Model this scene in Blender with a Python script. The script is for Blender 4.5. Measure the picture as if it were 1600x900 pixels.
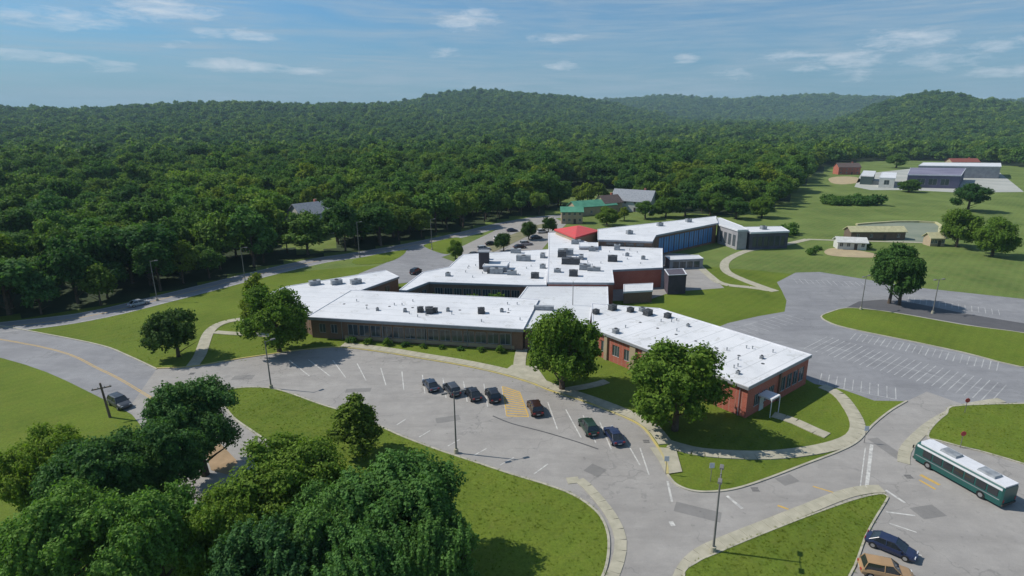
import bpy, bmesh, math, random
import numpy as np
from math import sin, cos, tan, radians, atan2, hypot, pi, sqrt
from mathutils import Vector, Matrix, noise as mnoise
from mathutils.geometry import tessellate_polygon

for o in list(bpy.data.objects): bpy.data.objects.remove(o)
SC = bpy.context.scene
COL = SC.collection
random.seed(7)

# ------------------------------------------------------------------ camera
CAM_H = 42.0; PITCH = radians(16); FPX = 900.0; CX, CY = 833.0, 448.0
cam = bpy.data.objects.new('camera', bpy.data.cameras.new('camera')); COL.objects.link(cam)
cam.location = (0, 0, CAM_H); cam.rotation_euler = (pi/2 - PITCH, 0, 0)
cam.data.sensor_width = 36; cam.data.lens = FPX/1600*36
cam.data.shift_x = (800-CX)/1600; cam.data.shift_y = (CY-450)/1600
cam.data.clip_start = 0.5; cam.data.clip_end = 40000
SC.camera = cam
SC.render.resolution_x = 1024; SC.render.resolution_y = 576
SC.view_settings.view_transform = 'Standard'; SC.view_settings.look = 'None'
SC.view_settings.gamma = 1; SC.view_settings.exposure = 0.2

def ray(px, py):
    u = (px-CX)/FPX; v = (CY-py)/FPX
    return u, cos(PITCH)+v*sin(PITCH), -sin(PITCH)+v*cos(PITCH)
def G(px, py, z=0.0):
    """place on the site plan (metres) from the survey picture, at height z"""
    u, y, w = ray(px, py); t = (z-CAM_H)/w
    return Vector((u*t, y*t, z))
def G2(pts, z=0.0): return [(p.x, p.y) for p in (G(a, b, z) for a, b in pts)]

# ------------------------------------------------------------------ sun
SUN_AZ = radians(-79); SUN_EL = radians(47)
sund = Vector((sin(SUN_AZ)*cos(SUN_EL), cos(SUN_AZ)*cos(SUN_EL), sin(SUN_EL)))
sl = bpy.data.lights.new('sun', 'SUN'); sl.energy = 4.0; sl.angle = radians(0.5); sl.color = (1, .95, .87)
so = bpy.data.objects.new('sun', sl); COL.objects.link(so)
so.rotation_euler = sund.to_track_quat('Z', 'Y').to_euler(); so.location = (-200, 40, 300)

# ------------------------------------------------------------------ node helpers
class NT:
    def __init__(s, tree): s.t = tree; s.n = tree.nodes; s.l = tree.links
    def node(s, typ, **kw):
        n = s.n.new(typ)
        for k, v in kw.items(): setattr(n, k, v)
        return n
    def set(s, sock, v):
        if isinstance(v, bpy.types.NodeSocket): s.l.new(v, sock)
        elif v is not None: sock.default_value = v
    def math(s, op, a, b=None, c=None, clamp=False):
        n = s.node('ShaderNodeMath', operation=op, use_clamp=clamp)
        s.set(n.inputs[0], a)
        if b is not None: s.set(n.inputs[1], b)
        if c is not None: s.set(n.inputs[2], c)
        return n.outputs[0]
    def noise(s, vec, scale, detail=3, rough=.55, dist=0):
        n = s.node('ShaderNodeTexNoise'); s.set(n.inputs['Vector'], vec)
        n.inputs['Scale'].default_value = scale; n.inputs['Detail'].default_value = detail
        n.inputs['Roughness'].default_value = rough; n.inputs['Distortion'].default_value = dist
        return n.outputs['Fac']
    def ramp(s, f, lo, hi, a=0.0, b=1.0):
        n = s.node('ShaderNodeMapRange'); n.clamp = True
        s.set(n.inputs[0], f); n.inputs[1].default_value = lo; n.inputs[2].default_value = hi
        n.inputs[3].default_value = a; n.inputs[4].default_value = b
        return n.outputs[0]
    def mix(s, f, a, b, blend='MIX'):
        n = s.node('ShaderNodeMix', data_type='RGBA', blend_type=blend)
        s.set(n.inputs[0], f)
        for i, v in ((6, a), (7, b)):
            if isinstance(v, bpy.types.NodeSocket): s.l.new(v, n.inputs[i])
            else: n.inputs[i].default_value = (*v, 1)
        return n.outputs[2]
    def mapping(s, vec, scale=(1, 1, 1), rot=(0, 0, 0), loc=(0, 0, 0)):
        n = s.node('ShaderNodeMapping'); s.set(n.inputs[0], vec)
        n.inputs[1].default_value = loc; n.inputs[2].default_value = rot; n.inputs[3].default_value = scale
        return n.outputs[0]

# ------------------------------------------------------------------ world / sky
W = bpy.data.worlds.new('World'); SC.world = W; W.use_nodes = True
w = NT(W.node_tree); w.n.clear()
out = w.node('ShaderNodeOutputWorld'); bg = w.node('ShaderNodeBackground')
sky = w.node('ShaderNodeTexSky', sky_type='NISHITA'); sky.sun_disc = False
sky.sun_elevation = SUN_EL; sky.sun_rotation = SUN_AZ
sky.altitude = 200; sky.air_density = 1.0; sky.dust_density = 0.6; sky.ozone_density = 2.0
tc = w.node('ShaderNodeTexCoord'); sep = w.node('ShaderNodeSeparateXYZ')
w.l.new(tc.outputs['Generated'], sep.inputs[0])
az = w.math('ARCTAN2', sep.outputs[0], sep.outputs[1])
el = w.math('ARCSINE', sep.outputs[2])
cmb = w.node('ShaderNodeCombineXYZ'); w.set(cmb.inputs[0], az); w.set(cmb.inputs[1], w.math('MULTIPLY', el, 3.2))
w.set(cmb.inputs[2], 0.37)
v3 = cmb.outputs[0]
# cumulus puffs at their bearings
PUFFS = [(255, 14, 62, 15, 1), (325, 52, 22, 6, .5), (395, 55, 34, 9, .6), (270, 70, 22, 5, .45), (178, 104, 26, 7, .7), (372, 103, 62, 9, 1),
         (470, 110, 44, 5, .7), (725, 30, 50, 15, .8), (690, 84, 26, 8, .6), (868, 58, 40, 7, .45), (880, 103, 28, 7, .7), (1072, 92, 18, 7, .8),
         (1238, 88, 44, 7, .65), (1332, 92, 36, 12, 1), (1265, 106, 24, 6, .5), (1340, 118, 30, 9, .5), (1150, 118, 34, 7, .6), (1420, 60, 50, 14, .9), (1475, 92, 44, 12, .5),
         (1560, 70, 40, 8, .6), (1590, 110, 50, 7, .7), (60, 88, 50, 7, .8), (90, 30, 60, 12, .7)]
mask = None
wob = w.noise(w.mapping(v3, (1, 1.3, 1)), 26, 5, .65, .4)
wob2 = w.math('MULTIPLY', w.math('SUBTRACT', wob, .5), 3.6)
for px, py, wx, wy, st in PUFFS:
    u, yy, zz = ray(px, py); L = sqrt(u*u+yy*yy+zz*zz)
    a0 = atan2(u, yy); e0 = math.asin(zz/L)
    dx = w.math('MULTIPLY', w.math('SUBTRACT', az, a0), FPX/wx)
    dy = w.math('MULTIPLY', w.math('SUBTRACT', el, e0), FPX/wy)
    d = w.math('ADD', w.math('MULTIPLY', dx, dx), w.math('MULTIPLY', dy, dy))
    m = w.math('MULTIPLY', w.math('SUBTRACT', 1.15, d, clamp=False), st)
    mask = m if mask is None else w.math('MAXIMUM', mask, m)
puff = w.ramp(w.math('ADD', w.math('MULTIPLY', w.math('MAXIMUM', mask, -1.0), 1.0), wob2), .05, 1.7)
# thin high cloud in streaks, everywhere
cir = w.noise(w.mapping(v3, (1.1, 3.4, 1), (0, 0, .05)), 2.6, 6, .6, .7)
cir2 = w.noise(w.mapping(v3, (1.6, 9, 1), (0, 0, -.03)), 4.5, 6, .65, .6)
cirm = w.math('MULTIPLY', w.ramp(cir, .32, .58), w.ramp(cir2, .36, .66, .3, 1))
tint = w.mix(1.0, sky.outputs[0], (.44, .80, 1.02), 'MULTIPLY')
# bring the low sky down towards the pale slate blue of the photograph
lowf = w.ramp(el, 0.0, .17, 1, 0)
tint = w.mix(w.math('MULTIPLY', lowf, .75), tint, (1.85, 2.8, 3.9))
c1 = w.mix(w.math('MULTIPLY', cirm, .68), tint, (3.9, 4.9, 5.9))
c2 = w.mix(w.math('MULTIPLY', puff, .8), c1, (7.0, 7.6, 8.3))
w.set(bg.inputs[0], c2); bg.inputs[1].default_value = 0.086
w.l.new(bg.outputs[0], out.inputs[0])

# ------------------------------------------------------------------ materials
MATS = {}
def mat(name, col, rough=.8, col2=None, scale=1.0, bump=0.0, bscale=None, metal=0.0, coord='world', spec=.3, contrast=(.35, .65), detail=4):
    if name in MATS: return MATS[name]
    m = bpy.data.materials.new(name); m.use_nodes = True; t = NT(m.node_tree)
    b = t.n['Principled BSDF']; b.inputs['Roughness'].default_value = rough; b.inputs['Metallic'].default_value = metal
    b.inputs['Specular IOR Level'].default_value = spec
    if coord == 'world': vec = t.node('ShaderNodeNewGeometry').outputs['Position']
    else: vec = t.node('ShaderNodeTexCoord').outputs['Object']
    if col2 is None: col2 = tuple(c*.8 for c in col)
    f = t.ramp(t.noise(vec, scale, detail), *contrast)
    t.set(b.inputs['Base Color'], t.mix(f, col, col2))
    if bump:
        bn = t.node('ShaderNodeBump'); bn.inputs['Strength'].default_value = bump; bn.inputs['Distance'].default_value = .05
        t.set(bn.inputs['Height'], t.noise(vec, bscale or scale*6, 3)); t.l.new(bn.outputs[0], b.inputs['Normal'])
    MATS[name] = m; return m

def grass_mat(name, a, b_, c):
    m = bpy.data.materials.new(name); m.use_nodes = True; t = NT(m.node_tree); b = t.n['Principled BSDF']
    b.inputs['Roughness'].default_value = .9; b.inputs['Specular IOR Level'].default_value = .1
    p = t.node('ShaderNodeNewGeometry').outputs['Position']
    f1 = t.ramp(t.noise(p, .045, 4, .6), .35, .65)
    f2 = t.ramp(t.noise(p, .35, 5, .65, .4), .38, .66)
    f3 = t.ramp(t.noise(p, 3.2, 4, .7), .3, .7)
    f4 = t.ramp(t.noise(p, 17, 3, .7), .25, .75)
    k = t.mix(f1, tuple(x*1.12 for x in a), tuple(x*.82 for x in b_)); k = t.mix(t.math('MULTIPLY', f2, .5), k, c)
    # faint mower passes
    wv = t.node('ShaderNodeTexWave'); wv.inputs['Scale'].default_value = .16; wv.inputs['Distortion'].default_value = 1.2
    wv.inputs['Detail Scale'].default_value = .3
    t.set(wv.inputs['Vector'], t.mapping(p, (1, 1, 1), (0, 0, .75)))
    k = t.mix(t.math('MULTIPLY', wv.outputs['Fac'], .16), k, tuple(x*1.35 for x in a))
    k = t.mix(1.0, k, t.mix(f3, (.74, .77, .72), (1.2, 1.18, 1.12)), 'MULTIPLY')
    k = t.mix(1.0, k, t.mix(f4, (.74, .76, .7), (1.2, 1.16, 1.2)), 'MULTIPLY')
    # bare and dry flecks
    f5 = t.ramp(t.noise(p, .55, 6, .75, .6), .56, .72)
    k = t.mix(t.math('MULTIPLY', f5, .25), k, (.20, .18, .06))
    t.set(b.inputs['Base Color'], k)
    bn = t.node('ShaderNodeBump'); bn.inputs['Strength'].default_value = .8; bn.inputs['Distance'].default_value = .08
    t.set(bn.inputs['Height'], t.noise(p, 9, 4, .7)); t.l.new(bn.outputs[0], b.inputs['Normal'])
    return m
M_LAWN = grass_mat('lawn_grass', (.122, .172, .024), (.098, .150, .021), (.150, .175, .030))
M_FIELD = grass_mat('field_grass', (.140, .195, .055), (.10, .16, .042), (.175, .185, .065))
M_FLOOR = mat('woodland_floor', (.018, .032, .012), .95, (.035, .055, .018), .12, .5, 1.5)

def asphalt_mat(name, base, dark, light):
    m = bpy.data.materials.new(name); m.use_nodes = True; t = NT(m.node_tree); b = t.n['Principled BSDF']
    b.inputs['Roughness'].default_value = .85; b.inputs['Specular IOR Level'].default_value = .25
    p = t.node('ShaderNodeNewGeometry').outputs['Position']
    f1 = t.ramp(t.noise(p, .07, 5, .6, .6), .35, .68)
    f2 = t.ramp(t.noise(p, .5, 5, .7), .3, .75)
    f3 = t.ramp(t.noise(p, 22, 2, .7), .2, .8)
    k = t.mix(f1, base, tuple(x*1.05 for x in light)); k = t.mix(t.math('MULTIPLY', f2, .6), k, dark)
    f6 = t.ramp(t.noise(t.mapping(p, (.22, 1.0, 1), (0, 0, .5)), .35, 5, .7, .3), .45, .72)
    k = t.mix(t.math('MULTIPLY', f6, .4), k, tuple(x*.75 for x in dark))
    k = t.mix(1.0, k, t.mix(f3, (.84, .84, .84), (1.12, 1.12, 1.12)), 'MULTIPLY')
    # sealed cracks
    vo = t.node('ShaderNodeTexVoronoi', feature='DISTANCE_TO_EDGE'); vo.inputs['Scale'].default_value = .11
    off = t.node('ShaderNodeTexNoise'); off.inputs['Scale'].default_value = .4; off.inputs['Detail'].default_value = 5
    t.l.new(p, off.inputs['Vector'])
    add = t.node('ShaderNodeVectorMath', operation='MULTIPLY_ADD'); t.l.new(off.outputs['Color'], add.inputs[0])
    add.inputs[1].default_value = (4, 4, 4); t.l.new(p, add.inputs[2]); t.l.new(add.outputs[0], vo.inputs['Vector'])
    cr = t.ramp(vo.outputs['Distance'], .004, .012, 1, 0)
    br = t.ramp(t.noise(p, .09, 2), .47, .56)
    k = t.mix(t.math('MULTIPLY', t.math('MULTIPLY', cr, br), .28), k, (.09, .09, .092))
    # oil drips and stains
    st = t.ramp(t.noise(p, 1.3, 4, .6), .64, .74)
    k = t.mix(t.math('MULTIPLY', st, .45), k, (.09, .088, .085))
    t.set(b.inputs['Base Color'], k)
    bn = t.node('ShaderNodeBump'); bn.inputs['Strength'].default_value = .4; bn.inputs['Distance'].default_value = .02
    t.set(bn.inputs['Height'], t.noise(p, 30, 2)); t.l.new(bn.outputs[0], b.inputs['Normal'])
    return m
M_ASPH = asphalt_mat('worn_asphalt', (.315, .297, .275), (.235, .223, .212), (.35, .332, .31))
M_ASPH2 = asphalt_mat('grey_asphalt', (.235, .235, .245), (.18, .18, .19), (.29, .29, .295))
M_CONC = mat('concrete', (.42, .39, .30), .85, (.33, .31, .235), .8, .2)
M_KERB = mat('kerb_concrete', (.45, .42, .33), .8, (.33, .31, .25), .6, .2)
M_YKERB = mat('yellow_kerb_paint', (.50, .40, .12), .7, (.42, .37, .20), .5)
M_WHITE = mat('white_road_paint', (.60, .59, .55), .7, (.36, .35, .335), 1.6)
M_WORN = mat('faded_road_paint', (.44, .44, .43), .8, (.27, .27, .27), .5)
M_YELLOW = mat('yellow_road_paint', (.58, .36, .07), .7, (.42, .30, .12), 1.4)
M_DIRT = mat('bare_dirt', (.36, .25, .15), .95, (.27, .19, .11), .5, .4)
M_SAND = mat('infield_sand', (.42, .34, .20), .95, (.34, .27, .17), .3, .3)

def roof_mat(name, base, dark, ang, sp=3.0):
    m = bpy.data.materials.new(name); m.use_nodes = True; t = NT(m.node_tree); b = t.n['Principled BSDF']
    b.inputs['Roughness'].default_value = .7; b.inputs['Specular IOR Level'].default_value = .2
    p = t.node('ShaderNodeNewGeometry').outputs['Position']
    q = t.mapping(p, (1, 1, 1), (0, 0, ang))
    s = t.node('ShaderNodeSeparateXYZ'); t.l.new(q, s.inputs[0])
    fr = t.math('FRACT', t.math('DIVIDE', s.outputs[1], sp))
    seam = t.ramp(t.math('ABSOLUTE', t.math('SUBTRACT', fr, .5)), .015, .035, 1, 0)
    f = t.ramp(t.noise(p, .13, 5, .6, .5), .38, .7)
    stn = t.ramp(t.noise(p, .8, 5, .7, .8), .58, .75)
    k = t.mix(t.math('MULTIPLY', f, .9), base, dark)
    k = t.mix(t.math('MULTIPLY', stn, .42), k, tuple(c*.6 for c in dark))
    pd = t.ramp(t.noise(p, .3, 4, .6, 1.0), .6, .63); pe = t.ramp(t.noise(p, .3, 4, .6, 1.0), .63, .66, 1, 0)
    k = t.mix(t.math('MULTIPLY', t.math('MULTIPLY', pd, pe), .4), k, (.30, .29, .25))
    k = t.mix(t.math('MULTIPLY', seam, .6), k, (.38, .39, .40))
    t.set(b.inputs['Base Color'], k)
    return m
M_ROOF = roof_mat('white_roof_membrane', (.68, .68, .69), (.56, .57, .585), -.68)
M_ROOF2 = roof_mat('white_roof_membrane_long', (.66, .665, .68), (.54, .55, .57), .16, 3.4)
M_ROOFG = roof_mat('grey_roof_membrane', (.60, .61, .62), (.50, .51, .53), .16, 2.4)
def brick_mat(name, a, b_, mort):
    m = bpy.data.materials.new(name); m.use_nodes = True; t = NT(m.node_tree); b = t.n['Principled BSDF']
    b.inputs['Roughness'].default_value = .85
    g = t.node('ShaderNodeNewGeometry'); s = t.node('ShaderNodeSeparateXYZ'); t.l.new(g.outputs['Position'], s.inputs[0])
    c = t.node('ShaderNodeCombineXYZ'); t.set(c.inputs[0], t.math('ADD', s.outputs[0], s.outputs[1])); t.set(c.inputs[1], s.outputs[2])
    br = t.node('ShaderNodeTexBrick'); t.l.new(c.outputs[0], br.inputs['Vector'])
    br.inputs['Color1'].default_value = (*a, 1); br.inputs['Color2'].default_value = (*b_, 1); br.inputs['Mortar'].default_value = (*mort, 1)
    br.inputs['Scale'].default_value = 1; br.inputs['Brick Width'].default_value = .28; br.inputs['Row Height'].default_value = .1
    br.inputs['Mortar Size'].default_value = .012
    f = t.ramp(t.noise(g.outputs['Position'], .5, 4), .35, .7)
    t.set(b.inputs['Base Color'], t.mix(t.math('MULTIPLY', f, .4), br.outputs['Color'], tuple(x*.6 for x in a)))
    return m
M_RED = brick_mat('red_brick', (.46, .095, .055), (.37, .075, .045), (.38, .26, .2))
M_BROWN = brick_mat('brown_brick', (.20, .105, .065), (.16, .085, .055), (.25, .2, .16))
M_TAN = mat('tan_panel', (.42, .33, .22), .8, (.34, .27, .19), .5)
M_STUCCO = mat('grey_stucco', (.36, .35, .36), .85, (.28, .27, .29), .5)
M_FASCIA = mat('grey_metal_fascia', (.30, .31, .33), .5, (.24, .25, .27), .6)
M_COPING = mat('white_metal_coping', (.72, .72, .74), .5, (.6, .6, .63), .6)
M_GLASS = mat('window_glass', (.035, .05, .065), .12, (.06, .075, .09), .3, spec=.8)
M_BGLASS = mat('blue_glazed_panel', (.05, .19, .46), .3, (.07, .24, .52), .25, spec=.7)
M_FRAME = mat('aluminium_frame', (.42, .43, .44), .5, spec=.5)
M_DFRAME = mat('dark_bronze_frame', (.07, .06, .055), .5)
M_UNIT = mat('galvanised_unit', (.36, .38, .40), .55, (.22, .235, .25), 1.2, metal=.2)
M_DUNIT = mat('dark_vent_metal', (.09, .095, .10), .6, (.05, .05, .055), 2)
M_REDM = mat('red_metal_roof', (.62, .07, .07), .5, (.52, .09, .08), .4)
M_GREENM = mat('green_metal_roof', (.10, .30, .19), .5, (.07, .23, .15), .4)
M_SHINGLE = mat('grey_shingles', (.30, .315, .34), .9, (.22, .235, .26), 1.5)
M_DSHINGLE = mat('brown_shingles', (.14, .10, .09), .9, (.09, .07, .065), 1.5)
M_SIDING = mat('white_siding', (.60, .60, .56), .7, (.5, .5, .47), .5)
M_BARK = mat('bark', (.12, .09, .065), .95, (.07, .052, .04), 3, .8, coord='object')
M_POLE = mat('grey_pole_metal', (.20, .19, .185), .55, (.15, .145, .14), 1)
M_WOOD = mat('weathered_wood', (.17, .13, .10), .9, (.11, .085, .07), 2)
M_TYRE = mat('tyre_rubber', (.02, .02, .02), .85)
M_RIM = mat('alloy_rim', (.45, .45, .46), .35, metal=.7)
M_LAMP = mat('headlight_lens', (.7, .72, .75), .15, spec=.8)
M_TAIL = mat('tail_light_lens', (.35, .02, .02), .25, spec=.6)
M_CGLASS = mat('car_glass', (.02, .025, .03), .06, spec=.9, coord='object')
def paint(name, c): return mat(name, c, .28, tuple(x*.9 for x in c), 2, spec=.6, coord='object')
P_BLACK = paint('black_car_paint', (.018, .019, .024)); P_NAVY = paint('navy_car_paint', (.02, .03, .075))
P_GREY = paint('grey_car_paint', (.055, .06, .07)); P_MAROON = paint('maroon_car_paint', (.035, .014, .012)); P_TAN = paint('gold_car_paint', (.38, .24, .12))
P_WHITE = paint('white_car_paint', (.7, .7, .72)); P_SLATE = paint('slate_blue_car_paint', (.035, .05, .08)); P_TEAL = paint('dark_green_bus_paint', (.012, .085, .075))
P_GREEN = paint('dark_green_car_paint', (.02, .045, .03)); P_SILVER = paint('silver_car_paint', (.40, .42, .45))

def leaf_mat(name, a, b_, c, trans=.3):
    a, b_, c = [tuple(x*q for x, q in zip(v, (1.12, 1.22, 1.0))) for v in (a, b_, c)]
    m = bpy.data.materials.new(name); m.use_nodes = True; t = NT(m.node_tree)
    b = t.n['Principled BSDF']; b.inputs['Roughness'].default_value = .7; b.inputs['Specular IOR Level'].default_value = .08
    oi = t.node('ShaderNodeObjectInfo').outputs['Random']
    p = t.node('ShaderNodeTexCoord').outputs['Object']
    gi = t.node('ShaderNodeNewGeometry')
    f1 = t.ramp(t.noise(p, .45, 3, .6), .36, .66)
    ri = gi.outputs['Random Per Island']
    loc = t.node('ShaderNodeObjectInfo').outputs['Location']
    pn = t.ramp(t.noise(loc, .011, 3, .6), .36, .64)
    k = t.mix(oi, a, b_); k = t.mix(t.math('MULTIPLY', f1, .6), k, c)
    k = t.mix(1.0, k, t.mix(pn, (.70, .80, .92), (1.42, 1.26, .95)), 'MULTIPLY')
    k = t.mix(1.0, k, t.mix(ri, (.66, .68, .7), (1.32, 1.28, 1.15)), 'MULTIPLY')
    t.set(b.inputs['Base Color'], k)
    tr = t.node('ShaderNodeBsdfTranslucent'); t.set(tr.inputs['Color'], t.mix(1.0, k, (1.3, 1.5, .6), 'MULTIPLY'))
    mx = t.node('ShaderNodeMixShader'); mx.inputs[0].default_value = trans
    t.l.new(b.outputs[0], mx.inputs[1]); t.l.new(tr.outputs[0], mx.inputs[2])
    t.l.new(mx.outputs[0], t.n['Material Output'].inputs[0])
    return m
L_DEEP = leaf_mat('deep_green_leaves', (.045, .100, .030), (.070, .130, .040), (.085, .140, .032))
L_MID = leaf_mat('mid_green_leaves', (.070, .130, .026), (.095, .150, .030), (.115, .165, .036))
L_BLUE = leaf_mat('bluish_green_leaves', (.065, .135, .045), (.085, .155, .052), (.115, .190, .060))
L_OLIVE = leaf_mat('olive_green_leaves', (.105, .150, .024), (.130, .165, .030), (.14, .175, .04))
L_FOREST = leaf_mat('forest_leaves', (.026, .075, .030), (.150, .205, .048), (.090, .155, .044))
L_DARK = leaf_mat('dark_leaves', (.030, .062, .022), (.042, .078, .026), (.055, .095, .028))

# ------------------------------------------------------------------ object helpers
def link(o, parent=None):
    COL.objects.link(o)
    if parent is not None: o.parent = parent
    return o
def empty(name, loc, rz=0, label=None, cat=None, group=None):
    o = bpy.data.objects.new(name, None); o.empty_display_size = .3; link(o)
    o.location = loc; o.rotation_euler = (0, 0, rz)
    tag(o, label, cat, group); return o
def tag(o, label=None, cat=None, group=None, kind=None):
    if label: o['label'] = label
    if cat: o['category'] = cat
    if group: o['group'] = group
    if kind: o['kind'] = kind
    return o
def mesh(name, verts, faces, m, parent=None, off=None, smooth=False):
    me = bpy.data.meshes.new(name)
    if off is not None: verts = [(v[0]-off[0], v[1]-off[1], v[2]-off[2]) for v in verts]
    me.from_pydata([tuple(v) for v in verts], [], faces)
    for x in (m if isinstance(m, (list, tuple)) else [m]): me.materials.append(x)
    if smooth: me.polygons.foreach_set('use_smooth', [True]*len(me.polygons))
    o = bpy.data.objects.new(name, me); link(o, parent); return o
class MB:
    """collects boxes, tubes, prisms into one mesh"""
    def __init__(s): s.v = []; s.f = []
    def add(s, v, f):
        n = len(s.v); s.v += [tuple(a) for a in v]; s.f += [tuple(i+n for i in q) for q in f]; return s
    def box(s, x0, x1, y0, y1, z0, z1, M=None, taper=0):
        t = taper
        v = [(x0, y0, z0), (x1, y0, z0), (x1, y1, z0), (x0, y1, z0), (x0+t, y0+t, z1), (x1-t, y0+t, z1), (x1-t, y1-t, z1), (x0+t, y1-t, z1)]
        if M is not None: v = [M @ Vector(a) for a in v]
        return s.add(v, [(3, 2, 1, 0), (4, 5, 6, 7), (0, 1, 5, 4), (1, 2, 6, 5), (2, 3, 7, 6), (3, 0, 4, 7)])
    def tube(s, pts, rads, n=8, cap=True):
        rings = []
        for i, p in enumerate(pts):
            p = Vector(p); d = Vector(pts[min(i+1, len(pts)-1)])-Vector(pts[max(i-1, 0)])
            if d.length < 1e-6: d = Vector((0, 0, 1))
            d.normalize(); a = d.cross(Vector((1, 0, 0)) if abs(d.x) < .9 else Vector((0, 1, 0))).normalized(); b = d.cross(a)
            r = rads[i] if isinstance(rads, (list, tuple)) else rads
            rings.append([p+a*cos(2*pi*k/n)*r+b*sin(2*pi*k/n)*r for k in range(n)])
        v = [q for r in rings for q in r]; f = []
        for i in range(len(rings)-1):
            for k in range(n): f.append((i*n+k, i*n+(k+1) % n, (i+1)*n+(k+1) % n, (i+1)*n+k))
        if cap: f.append(tuple(range(n))[::-1]); f.append(tuple(range(len(v)-n, len(v))))
        return s.add(v, f)
    def prism(s, poly, z0, z1, top=True, bottom=False):
        poly = ccw(poly); n = len(poly)
        v = [(x, y, z0) for x, y in poly]+[(x, y, z1) for x, y in poly]
        f = [(i, (i+1) % n, n+(i+1) % n, n+i) for i in range(n)]
        if top: f += [tuple(n+i for i in t) for t in tess(poly)]
        if bottom: f += [tuple(t[::-1]) for t in tess(poly)]
        return s.add(v, f)
    def build(s, name, m, parent=None, off=None, smooth=False): return mesh(name, s.v, s.f, m, parent, off, smooth)
def area(p): return sum(p[i][0]*p[(i+1) % len(p)][1]-p[(i+1) % len(p)][0]*p[i][1] for i in range(len(p)))/2
def ccw(p): p = [(a[0], a[1]) for a in p]; return p if area(p) > 0 else p[::-1]
def tess(poly):
    t = tessellate_polygon([[Vector((x, y, 0)) for x, y in poly]]); r = []
    for a, b, c in t:
        ar = (poly[b][0]-poly[a][0])*(poly[c][1]-poly[a][1])-(poly[c][0]-poly[a][0])*(poly[b][1]-poly[a][1])
        r.append((a, b, c) if ar > 0 else (a, c, b))
    return r
def smooth_line(pts, k=6, closed=False):
    n = len(pts); r = []
    for i in range(n if closed else n-1):
        g = lambda j: pts[j % n] if closed else pts[max(0, min(n-1, j))]
        a, b, c, d = g(i-1), g(i), g(i+1), g(i+2)
        for s in range(k):
            t = s/k
            r.append(tuple(.5*(2*b[q]+(c[q]-a[q])*t+(2*a[q]-5*b[q]+4*c[q]-d[q])*t*t+(-a[q]+3*b[q]-3*c[q]+d[q])*t**3) for q in (0, 1)))
    if not closed: r.append(tuple(pts[-1][:2]))
    return r
def offs(line, d, closed=False):
    r = []; n = len(line)
    for i in range(n):
        a = line[(i-1) % n] if closed or i > 0 else line[i]; b = line[(i+1) % n] if closed or i < n-1 else line[i]
        tx, ty = b[0]-a[0], b[1]-a[1]; L = hypot(tx, ty) or 1
        r.append((line[i][0]-ty/L*d, line[i][1]+tx/L*d))
    return r
def resample(line, step):
    r = [line[0]]; acc = 0
    for a, b in zip(line, line[1:]):
        L = hypot(b[0]-a[0], b[1]-a[1]); p = 0
        while acc+L-p >= step:
            p += step-acc; acc = 0; r.append((a[0]+(b[0]-a[0])*p/L, a[1]+(b[1]-a[1])*p/L))
        acc += L-p
    return r
def sheet(name, poly, z, m, kind='structure', parent=None):
    poly = ccw(poly)
    o = mesh(name, [(x, y, z) for x, y in poly], tess(poly), m, parent)
    if parent is None: tag(o, kind=kind)
    return o
def band(mb, line, wid, z0, z1, closed=False, side=0):
    """raised strip following a line: side 0 centred, 1 to the left, -1 to the right"""
    l = offs(line, wid/2 if side == 0 else (wid if side > 0 else 0), closed); r = offs(line, -wid/2 if side == 0 else (0 if side > 0 else -wid), closed)
    n = len(line); v = [(x, y, z) for (x, y), z in zip(l, [z1]*n)]+[(x, y, z1) for x, y in r]+[(x, y, z0) for x, y in l]+[(x, y, z0) for x, y in r]
    f = []
    for i in range(n if closed else n-1):
        j = (i+1) % n
        f += [(i, n+i, n+j, j), (2*n+i, i, j, 2*n+j), (n+i, 3*n+i, 3*n+j, n+j)]
    if not closed: f += [(0, 2*n, 3*n, n), (n-1, 2*n-1, 4*n-1, 3*n-1)]
    mb.add(v, f)
def slabs(name, line, wid, z, m, step=1.6):
    """concrete walk cast in slabs with open joints"""
    pts = resample(line, step); mb = MB()
    for a, b in zip(pts, pts[1:]):
        dx, dy = b[0]-a[0], b[1]-a[1]; L = hypot(dx, dy) or 1; ux, uy = dx/L, dy/L; nx, ny = -uy*wid/2, ux*wid/2
        g = .015
        q = [(a[0]+ux*g+nx, a[1]+uy*g+ny), (a[0]+ux*g-nx, a[1]+uy*g-ny), (b[0]-ux*g-nx, b[1]-uy*g-ny), (b[0]-ux*g+nx, b[1]-uy*g+ny)]
        mb.prism(q, .0, z+random.uniform(-.004, .004))
    o = mb.build(name, m); tag(o, kind='structure'); return o

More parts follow.
